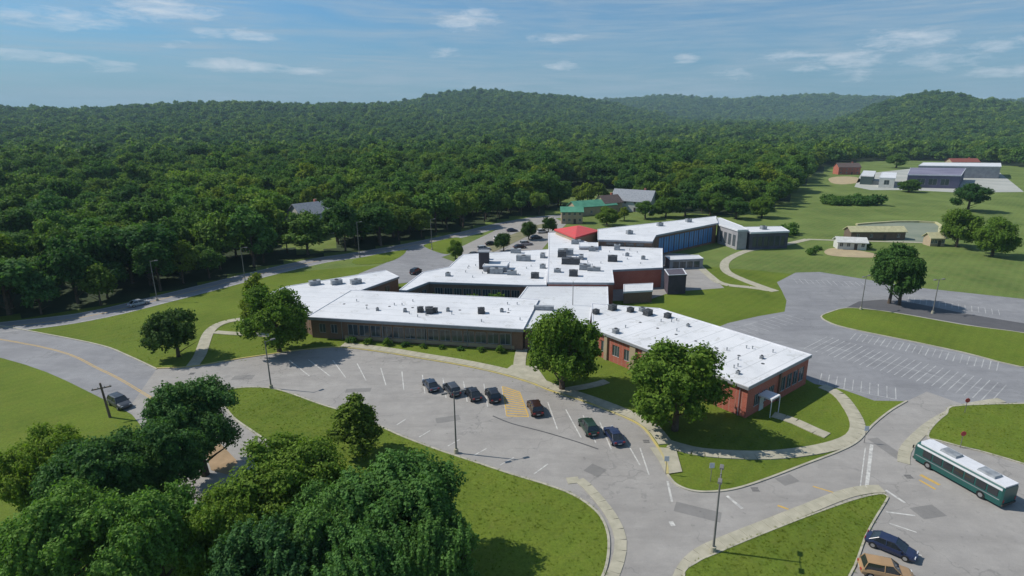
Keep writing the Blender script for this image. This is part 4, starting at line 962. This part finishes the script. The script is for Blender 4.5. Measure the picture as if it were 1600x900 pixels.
OW = ['leftmost', 'second from left', 'third from left', 'fourth from left', 'fifth from left', 'sixth from left', 'seventh from left', 'eighth from left', 'ninth from left', 'tenth from left', 'eleventh from left', 'twelfth from left', 'thirteenth from left', 'fourteenth from left', 'fifteenth from left']
def single_out():
    from collections import defaultdict
    D = defaultdict(list)
    for o in bpy.data.objects:
        if o.name.startswith('woodland_tree') and o.get('label'): D[o['label']].append(o)
    for l, os_ in D.items():
        if len(os_) < 2: continue
        os_.sort(key=lambda o: atan2(o.location.x, o.location.y))
        for k, o in enumerate(os_): o['label'] = OW[min(k, 14)]+' of '+l.replace('woodland tree', 'trees')
def scatter(name, pts, meshes, label_):
    """one stuff object: real crowns instanced on points with their own scale and turn"""
    me = bpy.data.meshes.new(name); me.vertices.add(len(pts)); me.vertices.foreach_set('co', np.array([p[:3] for p in pts], np.float32).ravel())
    for nm, i, ty in (('s', 3, 'FLOAT'), ('rz', 4, 'FLOAT'), ('k', 5, 'INT'), ('sz', 6, 'FLOAT')):
        at = me.attributes.new(nm, ty, 'POINT'); at.data.foreach_set('value', np.array([p[i] for p in pts], np.int32 if ty == 'INT' else np.float32))
    o = bpy.data.objects.new(name, me); link(o); tag(o, label_, 'woodland', kind='stuff')
    ng = bpy.data.node_groups.new(name, 'GeometryNodeTree'); ng.interface.new_socket('Geometry', in_out='INPUT', socket_type='NodeSocketGeometry'); ng.interface.new_socket('Geometry', in_out='OUTPUT', socket_type='NodeSocketGeometry')
    N = ng.nodes; Lk = ng.links; gi = N.new('NodeGroupInput'); go = N.new('NodeGroupOutput'); jn = N.new('GeometryNodeJoinGeometry')
    def attr(nm, ty):
        a = N.new('GeometryNodeInputNamedAttribute'); a.data_type = ty; a.inputs[0].default_value = nm; return a.outputs[0]
    cs = N.new('ShaderNodeCombineXYZ'); Lk.new(attr('s', 'FLOAT'), cs.inputs[0]); Lk.new(attr('s', 'FLOAT'), cs.inputs[1]); Lk.new(attr('sz', 'FLOAT'), cs.inputs[2])
    cr = N.new('ShaderNodeCombineXYZ'); Lk.new(attr('rz', 'FLOAT'), cr.inputs[2])
    for i, src in enumerate(meshes):
        ip = N.new('GeometryNodeInstanceOnPoints'); oi = N.new('GeometryNodeObjectInfo'); oi.inputs['Object'].default_value = src; oi.transform_space = 'ORIGINAL'; oi.inputs['As Instance'].default_value = True
        cp = N.new('FunctionNodeCompare'); cp.data_type = 'INT'; cp.operation = 'EQUAL'; ia = [q for q in cp.inputs if q.type == 'INT']; Lk.new(attr('k', 'INT'), ia[0]); ia[1].default_value = i
        Lk.new(gi.outputs[0], ip.inputs['Points']); Lk.new(cp.outputs[0], ip.inputs['Selection']); Lk.new(oi.outputs['Geometry'], ip.inputs['Instance'])
        Lk.new(cs.outputs[0], ip.inputs['Scale']); Lk.new(cr.outputs[0], ip.inputs['Rotation']); Lk.new(ip.outputs[0], jn.inputs[0])
    Lk.new(jn.outputs[0], go.inputs[0]); md = o.modifiers.new('trees', 'NODES'); md.node_group = ng; return o
# source crowns: real trees of the wood itself
srcm = []
for K in FMID:
    for ob in bpy.data.objects:
        if ob.type == 'MESH' and ob.data == K['c']: srcm.append(ob); break
LK = [dict(R=5, H=13.5, c=m, t=trunk_mesh(70+i, 13.5, 2, .25, 5)) for i, m in enumerate(LOWC)]
srcl = []
inr = sorted([c for c in rest if 330 < c[3] < 700 and amin < c[4] < amax], key=lambda c: c[3])[:4]; idr = set(id(c) for c in inr); rest = [c for c in rest if id(c) not in idr]
for i, c in enumerate(inr):
    o = plant_tree('woodland_tree', LK[i], c[0], c[1], height(c[0], c[1]), 1, 1, i, side_label(c)[0], 'tree', side_label(c)[1]); srcl.append(o.children[1] if 'crown' in o.children[1].name else o.children[0])
single_out()
def pts_of(cs, kmax, pk):
    r_ = []
    for x, y, s, rr_, a in cs:
        q = rg.choice([.75, .95, 1.15, 1.4, 1.7], p=[.2, .25, .27, .18, .1])*max(1, s/10.5)*(1+.35*mnoise.noise(Vector((x/60, y/60, 3)))); r_.append((x, y, height(x, y)-.4*(q-1)*5, q, rg.uniform(0, 6.28), int(rg.choice(kmax, p=pk)), min(q, 1+(q-1)*.55)*rg.uniform(.72, 1.28)))
    return r_
mid = [c for c in rest if c[3] < 620]; far = [c for c in rest if c[3] >= 620]
print('forest', len(NEARF), len(mid), len(far))
scatter('woodland', pts_of(mid, 5, [.28, .2, .2, .2, .12]), srcm, 'continuous green woodland canopy on the valley floor behind the school')
scatter('far_woodland', pts_of(far, 4, [.4, .25, .25, .1]), srcl, 'far wooded valley and hills covering everything up to the skyline')

def inside(p, poly):
    x, y = p; c = False; j = len(poly)-1
    for i in range(len(poly)):
        if (poly[i][1] > y) != (poly[j][1] > y) and x < (poly[j][0]-poly[i][0])*(y-poly[i][1])/(poly[j][1]-poly[i][1])+poly[i][0]: c = not c
        j = i
    return c
tf = MB(); rt = random.Random(3)
for k in range(16):
    a = rt.uniform(0, 6.28); r0 = rt.uniform(0, .16); x, y = cos(a)*r0, sin(a)*r0; h = rt.uniform(.07, .2); b = rt.uniform(0, 6.28); wd = .018; lx, ly = cos(a)*h*.5, sin(a)*h*.5
    tf.add([(x-cos(b)*wd, y-sin(b)*wd, 0), (x+cos(b)*wd, y+sin(b)*wd, 0), (x+lx, y+ly, h)], [(0, 1, 2)])
tuft = tf.build('grass_tuft', leaf_mat('tuft_grass', (.135, .165, .028), (.165, .19, .036), (.15, .18, .03), .4)); tuft.location = (isl_a[0][0], isl_a[0][1], .1); tag(tuft, 'grass tuft beside the island kerb', 'grass', kind='stuff')
yard = G2([(245, 580), (420, 560), (530, 549), (700, 572), (830, 604), (960, 650), (1040, 730), (1110, 762), (1335, 688), (1415, 628), (1273, 606), (1167, 645), (1000, 600), (930, 575), (818, 560), (486, 525), (330, 500), (200, 480), (158, 500), (158, 535)])
pts = []; rgt = np.random.default_rng(9)
for poly, zz, n in ((isl_a, .1, 9000), (isl_b, .1, 3500), (isl_d, .1, 1500), (yard, 0, 7000)):
    xs = [p[0] for p in poly]; ys = [p[1] for p in poly]; c = 0
    while c < n:
        x = rgt.uniform(min(xs), max(xs)); y = rgt.uniform(min(ys), max(ys)); c += 1
        if inside((x, y), poly):
            d = mnoise.noise(Vector((x*.25, y*.25, 2)))
            if True: q = rgt.uniform(.4, .95)*(1+d*.3); pts.append((x, y, zz, q, rgt.uniform(0, 6.28), 0, q*rgt.uniform(.6, 1.1)))
for pw, zz in ((isl_a, .1), (isl_b, .1), (isl_d, .1)):
    for p in resample(list(pw)+[pw[0]], .35):
        if rgt.random() < .6: q = rgt.uniform(.5, 1.2); pts.append((p[0]+rgt.uniform(-.25, .25), p[1]+rgt.uniform(-.25, .25), zz, q, rgt.uniform(0, 6.28), 0, q))
scatter('grass', pts, [tuft], 'longer grass tufts across the lawns')
bpy.data.objects['grass']['category'] = 'grass'
rp = random.Random(4)
pipe = MB(); pipe.tube([(0, 0, 0), (0, 0, .45)], [.09, .09], 8); pipe.tube([(0, 0, .451), (0, 0, .52)], [.15, .12], 8)
pme = bpy.data.meshes.new('vent_pipe'); pme.from_pydata(pipe.v, [], pipe.f); pme.materials.append(M_UNIT)
drn = MB(); drn.tube([(0, 0, 0), (0, 0, .05)], [.3, .26], 10); dme = bpy.data.meshes.new('roof_drain'); dme.from_pydata(drn.v, [], drn.f); dme.materials.append(M_DUNIT)
def on_roof(me, nm, x, y, z): o = bpy.data.objects.new(nm, me); link(o, school); o.location = (x-SO.x, y-SO.y, z)
for k in range(14):
    p = C0+b_*rp.uniform(1.5, 16.5)+a_*rp.uniform(2, 30); on_roof(pme, 'vent_pipe', p.x, p.y, HW1+.01)
for k in range(7):
    p = C0+b_*9.1+a_*(3+k*4.2); on_roof(dme, 'roof_drain', p.x, p.y, HW1+.011)
for k in range(18):
    p = F0+fd*rp.uniform(3, 42)+fn*rp.uniform(1.5, 16); on_roof(pme, 'vent_pipe', p.x, p.y, 4.61)
for k in range(8):
    p = F0+fd*(3+k*5.1)+fn*8.4; on_roof(dme, 'roof_drain', p.x, p.y, 4.612)
for k in range(22): on_roof(pme, 'vent_pipe', rp.uniform(8, 31), rp.uniform(148, 168), 5.31)
for k in range(14): on_roof(pme, 'vent_pipe', rp.uniform(-18, 3), rp.uniform(137, 162), 4.71)
M_PATCH = asphalt_mat('patched_asphalt', (.215, .205, .195), (.175, .17, .162), (.25, .24, .23))
for px, py, sx, sy, rz in [(700, 655, 3.5, 1.6, .3), (930, 735, 2.2, 2.0, -.7), (1090, 800, 5, 1.8, -.4), (560, 610, 4, 1.4, .1), (1230, 750, 2.4, 1.6, .4), (1385, 700, 1.6, 5, .2), (380, 590, 3.4, 1.8, .1), (1450, 800, 3, 2, .2)]:
    p = G(px, py); c_, s_ = cos(rz), sin(rz); q = [(p.x+c_*u-s_*v, p.y+s_*u+c_*v, ZA+.004) for u, v in ((-sx/2, -sy/2), (sx/2, -sy/2), (sx/2, sy/2), (-sx/2, sy/2))]
    mesh('asphalt_patch', q, [(0, 1, 2, 3)], M_PATCH, LINES)
gm = MB()
for k in range(6): gm.box(-.4+k*.14, -.34+k*.14, -.3, .3, 0, .012)
gm.box(-.45, .45, -.36, -.3, 0, .014); gm.box(-.45, .45, .3, .36, 0, .014)
gme = bpy.data.meshes.new('drain_grate'); gme.from_pydata(gm.v, [], gm.f); gme.materials.append(M_DUNIT)
for px, py in [(500, 640), (690, 712), (1010, 690), (1180, 765), (1420, 745), (880, 775), (300, 584)]:
    p = G(px, py); o = bpy.data.objects.new('drain_grate', gme); link(o, LINES); o.location = (p.x, p.y, ZA+.003)
# ------------------------------------------------------------------ cars
def loft(mb, secs):
    n = len(secs[0]); v = [p for s in secs for p in s]; f = []
    for i in range(len(secs)-1):
        for k in range(n): f.append((i*n+k, (i+1)*n+k, (i+1)*n+(k+1) % n, i*n+(k+1) % n))
    f.append(tuple(range(n))); f.append(tuple(range(len(v)-n, len(v)))[::-1]); mb.add(v, f)
def car_meshes(suv):
    L, Wd = (4.7, 1.86) if suv else (4.6, 1.80); hw = Wd/2; belt = 1.02 if suv else .90; roof = 1.68 if suv else 1.44; g = .24
    st = [(-L/2, .50, .66, .80), (-L/2+.12, .34, belt-.12, .93), (-L/2+.8, g, belt, 1), (-.6, g, belt, 1), (.9, g, belt-.02, 1), (1.35, g, belt-.1, .99), (L/2-.35, g, belt-.2, .93), (L/2-.08, .32, belt-.34, .84), (L/2, .42, .58, .74)]
    mb = MB(); secs = []
    for x, z0, z1, k in st:
        w_ = hw*k; m_ = z0+(z1-z0)*.55
        secs.append([(x, -w_*.9, z0), (x, -w_, m_), (x, -w_*.93, z1-.04), (x, -w_*.72, z1+.015), (x, w_*.72, z1+.015), (x, w_*.93, z1-.04), (x, w_, m_), (x, w_*.9, z0)])
    loft(mb, secs)
    cb = MB(); rb = MB()
    xs = [(-L/2+.25, belt-.02), (-L/2+(.55 if suv else .95), roof-.08), (.35, roof-.06), (1.2, belt-.02)] if suv else [(-L/2+.45, belt-.02), (-L/2+1.25, roof-.07), (.35, roof-.06), (1.35, belt-.03)]
    def cs(x, z, top): 
        w0, w1 = hw*.88, hw*.70; w_ = w1 if top else w0; return [(x, -w_, z), (x, w_, z)]
    lo = [(xs[0][0], belt-.05), (xs[3][0], belt-.05)]; w0, w1 = hw*.90, hw*.70
    v = [(xs[0][0], -w0, belt-.05), (xs[3][0], -w0, belt-.08), (xs[3][0], w0, belt-.08), (xs[0][0], w0, belt-.05), (xs[1][0], -w1, xs[1][1]), (xs[2][0], -w1, xs[2][1]), (xs[2][0], w1, xs[2][1]), (xs[1][0], w1, xs[1][1])]
    cb.add(v, [(0, 1, 5, 4), (1, 2, 6, 5), (2, 3, 7, 6), (3, 0, 4, 7), (4, 5, 6, 7)])
    x0, x1 = xs[1][0]-.03, xs[2][0]+.03; z = roof-.08; xm = (x0+x1)/2
    secs = [[(x0, -w1*1.0, z), (x0, -w1*.8, z+.05), (x0, w1*.8, z+.05), (x0, w1, z)], [(xm, -w1*1.04, z+.0), (xm, -w1*.82, z+.10), (xm, w1*.82, z+.10), (xm, w1*1.04, z)], [(x1, -w1, z), (x1, -w1*.8, z+.05), (x1, w1*.8, z+.05), (x1, w1, z)]]
    loft(rb, secs)
    # pillars
    for s in (-1, 1):
        for (xa, za), (xb, zb) in (((xs[0][0], belt-.04), (xs[1][0], xs[1][1])), ((xs[3][0], belt-.06), (xs[2][0], xs[2][1])), ((-.35, belt-.03), (-.35, roof-.07))):
            rb.tube([(xa, s*(w0+.005), za), (xb, s*(w1+.005), zb)], .045, 6)
    return L, Wd, mb, cb, rb, belt
def _me(name, mb, m, smooth=False):
    me = bpy.data.meshes.new(name); me.from_pydata([tuple(v) for v in mb.v], [], mb.f); me.materials.append(m)
    if smooth: me.polygons.foreach_set('use_smooth', [True]*len(me.polygons))
    return me
CARP = {}
for suv in (0, 1):
    L, Wd, a, c, r_, belt = car_meshes(suv); wh_ = MB(); wh_.tube([(0, -.11, 0), (0, .11, 0)], .34, 16); ri = MB(); ri.tube([(0, -.12, 0), (0, .12, 0)], .2, 10)
    hl = MB(); hl.box(-.05, .06, -.17, .17, -.07, .07, taper=.02); tl = MB(); tl.box(-.05, .05, -.16, .16, -.09, .09, taper=.015); mi_ = MB(); mi_.box(-.09, .09, -.08, .08, -.06, .06, taper=.02)
    bp = MB(); bp.box(-.03, .03, -.26, .26, -.06, .06)
    CARP[suv] = dict(L=L, W=Wd, belt=belt, body=a, glass=_me('window_glass', c, M_CGLASS), roof=r_, wheel=_me('wheel', wh_, M_TYRE), rim=_me('rim', ri, M_RIM), hl=_me('headlight', hl, M_LAMP), tl=_me('tail_light', tl, M_TAIL), mir=mi_, plate=_me('number_plate', bp, M_WHITE))
CB = {}
def car(x, y, rz, suv, pm, label, group=None, z=ZA+.01, name='parked_car'):
    P = CARP[suv]; o = empty(name, (x, y, z), rz, label, 'car', group); k = (suv, pm.name)
    if k not in CB: CB[k] = (_me('body', P['body'], pm), _me('roof_panel', P['roof'], pm), _me('mirror', P['mir'], pm))
    b, rf, mr = CB[k]; L, Wd = P['L'], P['W']
    def put(nm, me, loc=(0, 0, 0), par=o):
        q = bpy.data.objects.new(nm, me); link(q, par); q.location = loc; return q
    put('body', b); put('roof_panel', rf); put('window_glass', P['glass'])
    for sx in (-L/2+.85, L/2-.9):
        for sy in (-1, 1):
            w_ = put('wheel', P['wheel'], (sx, sy*(Wd/2-.10), .34)); put('rim', P['rim'], (0, 0, 0), w_)
    for sy in (-1, 1):
        put('headlight', P['hl'], (L/2-.12, sy*Wd*.30, .66)); put('tail_light', P['tl'], (-L/2+.04, sy*Wd*.33, .74)); put('mirror', mr, (.95, sy*(Wd/2+.03), P['belt']+.02))
    put('number_plate', P['plate'], (-L/2-.0, 0, .55))
    return o
def heading(a, b): p, q = G2([a])[0], G2([b])[0]; return atan2(q[1]-p[1], q[0]-p[0])
GRP = 'cars parked along the front of the school'
for px, py, aim, suv, pm, l in [
    (673, 604, ((690, 622), (662, 588)), 0, P_SLATE, 'slate blue sedan, first from the left in the front parking row'),
    (706, 611, ((725, 628), (694, 593)), 1, P_GREY, 'dark grey hatch-backed car, second from the left in the front row'),
    (739, 618, ((756, 634), (728, 599)), 0, P_BLACK, 'black sedan, third from the left in the front row'),
    (770, 620, ((784, 642), (763, 602)), 1, P_BLACK, 'black tall car just left of the yellow hatched aisle'),
    (836, 640, ((850, 662), (829, 618)), 1, P_MAROON, 'dark maroon car just right of the yellow hatched aisle'),
    (919, 670, ((940, 695), (905, 645)), 1, P_GREEN, 'very dark green car, left of the last two in the front row'),
    (959, 684, ((982, 712), (942, 655)), 0, P_NAVY, 'dark navy sedan, last at the right end of the front row')]:
    p = G(px, py+2); car(p.x, p.y, heading(*aim), suv, pm, l, GRP)
p = G(1391, 860); car(p.x, p.y, heading((1360, 835), (1425, 862)), 0, P_NAVY, 'dark navy sedan parked alone near the corner lawn', None)
p = G(1383, 900); car(p.x, p.y, heading((1350, 885), (1425, 900)), 1, P_TAN, 'tan gold car cut by the bottom edge below the lone navy sedan', None)
p = G(217, 477); car(p.x, p.y, heading((160, 490), (250, 468)), 0, P_SILVER, 'silver car driving on the back road at left', None, z=ZA, name='moving_car')
p = G(650, 427); car(p.x, p.y, heading((640, 432), (665, 420)), 1, P_BLACK, 'black car standing on the rear drive behind the roofs', None)
p = G(210, 612)
car(G(188, 634).x, G(188, 634).y, heading((150, 600), (240, 650)), 1, P_GREY, 'grey car on the left road beside the leaning pole', None)
rl = [((742, 400), P_GREY, 'grey car at the near end of the rear lot row'), ((756, 391), P_SILVER, 'silver car second in the rear lot row'), ((768, 383), P_BLACK, 'black car third in the rear lot row'), ((781, 375), P_WHITE, 'white car fourth in the rear lot row'),
      ((812, 388), P_MAROON, 'maroon car in the rear lot right of the median'), ((822, 383), P_SILVER, 'silver car beside the maroon car in the rear lot'), ((838, 373), P_GREY, 'grey car in the rear lot near the school roof edge'), ((848, 364), P_WHITE, 'white car far up the rear lot beside the roof edge'), ((800, 362), P_NAVY, 'navy car at the far end of the rear lot row')]
for i, (pp, pm, l) in enumerate(rl): p = G(*pp); car(p.x, p.y, .35, i % 2, pm, l, 'cars in the rear parking lot')
# school-run bus at right
def bus(px, py, rz, label):
    p = G(px, py); o = empty('bus', (p.x, p.y, ZA), rz, label, 'bus'); L, Wd, H = 10.5, 2.5, 2.75; b = MB()
    secs = []
    for x, k, zt in ((-L/2, .93, H-.12), (-L/2+.2, 1, H), (L/2-1.0, 1, H), (L/2-.15, .98, H-.1), (L/2, .9, H-.5)):
        w_ = Wd/2*k; secs.append([(x, -w_, .35), (x, -w_, zt-.25), (x, -w_*.88, zt), (x, w_*.88, zt), (x, w_, zt-.25), (x, w_, .35)])
    loft(b, secs); b.build('body', P_TEAL, o)
    r_ = MB(); r_.prism([(-L/2+.05, -Wd/2*.9), (L/2-.6, -Wd/2*.9), (L/2-.35, -Wd/2*.6), (L/2-.35, Wd/2*.6), (L/2-.6, Wd/2*.9), (-L/2+.05, Wd/2*.9)], H-.06, H+.10); rp = r_.build('roof_panel', P_WHITE, o)
    st = MB(); st.box(-L/2+.2, L/2-.3, -Wd/2-.015, Wd/2+.015, 2.25, 2.52); st.build('white_band', P_WHITE, o)
    for x in (-2.8, 1.6): u = MB(); u.box(x-1, x+1, -.7, .7, H+.10, H+.36, taper=.08); u.build('roof_hatch', M_UNIT, o)
    for s in (-1, 1):
        for k in range(7):
            x = -L/2+.55+k*1.28; g = MB(); g.box(x, x+1.1, s*(Wd/2+.012)-.02, s*(Wd/2+.012)+.02, 1.3, 2.2); g.build('window', M_CGLASS, o)
        for x in (-L/2+2.2, L/2-2.0):
            w_ = MB(); w_.tube([(x, s*(Wd/2-.22), .48), (x, s*(Wd/2+.03), .48)], .48, 16); q = w_.build('wheel', M_TYRE, o); h_ = MB(); h_.tube([(x, s*(Wd/2-.2), .48), (x, s*(Wd/2+.05), .48)], .25, 10); h_.build('rim', M_RIM, q)
        h_ = MB(); h_.box(L/2-.06, L/2+.03, s*.85-.16, s*.85+.16, .6, .8); h_.build('headlight', M_LAMP, o); h_ = MB(); h_.box(-L/2-.02, -L/2+.05, s*1.0-.1, s*1.0+.1, .8, 1.2); h_.build('tail_light', M_TAIL, o)
    for s in (-1, 1):
        q = MB(); q.tube([(L/2-.15, s*1.15, 2.2), (L/2+.1, s*1.36, 2.2)], .025, 5); q.box(L/2+.06, L/2+.14, s*1.36-.09, s*1.36+.09, 1.8, 2.22); q.build('mirror', M_DFRAME, o)
        q = MB(); q.box(-L/2+.3, L/2-.3, s*(Wd/2+.006)-.012, s*(Wd/2+.006)+.012, 1.02, 1.10); q.build('trim_strip', M_FASCIA, o)
    for x in (L/2-1.1, .1):
        q = MB(); q.box(x-.55, x+.55, -Wd/2-.045, -Wd/2-.005, .42, 2.2); dr = q.build('door', M_CGLASS, o)
        q = MB(); q.box(x-.03, x+.03, -Wd/2-.06, -Wd/2-.046, .42, 2.2); q.build('door_seal', M_FRAME, dr)
    q = MB(); q.box(-L/2-.07, -L/2+.02, -1.2, 1.2, .38, .62); q.box(L/2-.03, L/2+.08, -1.15, 1.15, .36, .6); q.build('bumper', M_DFRAME, o)
    g = MB(); g.add([(L/2-.02, -1.05, 1.25), (L/2-.02, 1.05, 1.25), (L/2-.12, .98, 2.3), (L/2-.12, -.98, 2.3)], [(0, 1, 2, 3)]); g.v = [(v[0]+.06, v[1], v[2]) for v in g.v]; g.build('windscreen', M_CGLASS, o)
    return o
bus(1500, 752, heading((1440, 716), (1520, 760))+pi, 'white-roofed dark green bus parked at the right beside the kerbed bay')
p = G(1562, 708)
# ------------------------------------------------------------------ poles, signs
def lamp_post(px, py, h, label, rz=0, z=0, arms=2):
    p = G(px, py); o = empty('lamp_post', (p.x, p.y, z), rz, label, 'lamp post')
    b = MB(); b.tube([(0, 0, -.2), (0, 0, .55)], [.32, .28], 12); b.build('base', M_CONC, o)
    b = MB(); b.tube([(0, 0, .55), (0, 0, h)], [.12, .075], 10); b.build('pole', M_POLE, o)
    for s in ((-1, 1) if arms == 2 else (1,)):
        b = MB(); b.tube([(0, 0, h-.15), (s*.9, 0, h-.05)], .045, 6); a = b.build('arm', M_POLE, o)
        c = MB(); c.box(s*1.25-.38, s*1.25+.38, -.2, .2, h-.12, h+.06, taper=.03); c.build('lamp_head', M_POLE, a)
    return o
lamp_post(713, 708, 8.8, 'tall grey lamp post on the island kerb in the middle of the lot', .4, .1)
lamp_post(1114, 862, 9.0, 'tall nearest lamp post at the near end of the corner lawn', 1.2, .1)
lamp_post(424, 607, 8.2, 'thin lamp post at the left tip of the island lawn', .8, .1, 1)
lamp_post(246, 470, 10, 'pale lamp post beside the back road at far left', .3, 0, 1)
lamp_post(562, 402, 11.5, 'pale lamp post standing by the back road verge behind the left roofs', .3, 0, 1)
lamp_post(675, 390, 10.5, 'lamp post by the back road at the rear drive junction', .3, 0, 1)
lamp_post(1457, 490, 8, 'lamp post on the east island right of the paired trees', .3, .1)
lamp_post(1345, 484, 8, 'lamp post at the left end of the east island', .6, .1)
lamp_post(384, 444, 10, 'pale lamp post on the lawn side of the back road above the left tree', .3, 0, 1)
def utility_pole(px, py, h, label, rz=0, lean=0):
    p = G(px, py); o = empty('utility_pole', (p.x, p.y, 0), rz, label, 'utility pole'); o.rotation_euler = (0, lean, rz)
    b = MB(); b.tube([(0, 0, -.3), (0, 0, h)], [.19, .13], 8); b.build('pole', M_WOOD, o)
    b = MB(); b.box(-1.2, 1.2, -.07, .07, h-.9, h-.75); c = b.build('crossarm', M_WOOD, o)
    for x in (-1.05, -.4, .4, 1.05): i_ = MB(); i_.tube([(x, 0, h-.75), (x, 0, h-.55)], .06, 6); i_.build('insulator', M_FRAME, c)
utility_pole(172, 652, 5.6, 'short dark wooden utility pole beside the left road', .5, -.05)
p = G(895, 470, 5.3)
b = MB(); b.tube([(0, 0, 0), (0, 0, 5.2)], [.09, .06], 8); fp = b.build('flagpole', M_POLE); fp.location = (p.x, p.y, 4.36); tag(fp, 'thin grey mast standing on the low grey link roof behind the entrance tree', 'mast')
def road_sign(px, py, m, label, shape='rect', rz=0):
    p = G(px, py); o = empty('road_sign', (p.x, p.y, .08), rz, label, 'sign'); b = MB(); b.tube([(0, 0, -.1), (0, 0, 2.4)], .04, 6); b.build('post', M_POLE, o)
    c = MB()
    if shape == 'oct': c.tube([(0, -.05, 2.1), (0, -.075, 2.1)], .38, 8)
    else: c.box(-.3, .3, -.075, -.05, 1.8, 2.5)
    c.build('sign_panel', m, o)
road_sign(1040, 741, M_COPING, 'white sign on the forecourt corner by the lot bend')
road_sign(1110, 752, M_COPING, 'small white sign on the lawn above the nearest lamp post')
road_sign(1350, 692, M_COPING, 'small pale sign at the crosswalk corner by the curved walk')
SG = 'small white signs at the head of the front stalls'
for px, py in [(1507, 646)]: road_sign(px, py, M_REDM, 'red sign on the bus bay lawn at the right edge', 'oct')
road_sign(1500, 700, M_REDM, 'red sign above the bus roof at the right edge', 'oct')
# bench and litter bin near the entrance
p = G(1172, 655)
# ------------------------------------------------------------------ haze
zmax = 330
hb = MB(); hb.box(-8200, 8200, -8000, 8200, -40, zmax)
hz = hb.build('haze', None or M_POLE); hz.data.materials.clear()
hm = bpy.data.materials.new('haze_air'); hm.use_nodes = True; hn = NT(hm.node_tree); hn.n.remove(hn.n['Principled BSDF'])
pv = hn.node('ShaderNodeVolumePrincipled'); pv.inputs['Color'].default_value = (.58, .84, 1, 1); pv.inputs['Density'].default_value = 0.000095; pv.inputs['Anisotropy'].default_value = .0
hn.l.new(pv.outputs[0], hn.n['Material Output'].inputs['Volume']); hz.data.materials.append(hm); tag(hz, kind='stuff')
hz.display_type = 'WIRE'
hm.cycles.homogeneous_volume = True if hasattr(hm.cycles, 'homogeneous_volume') else None
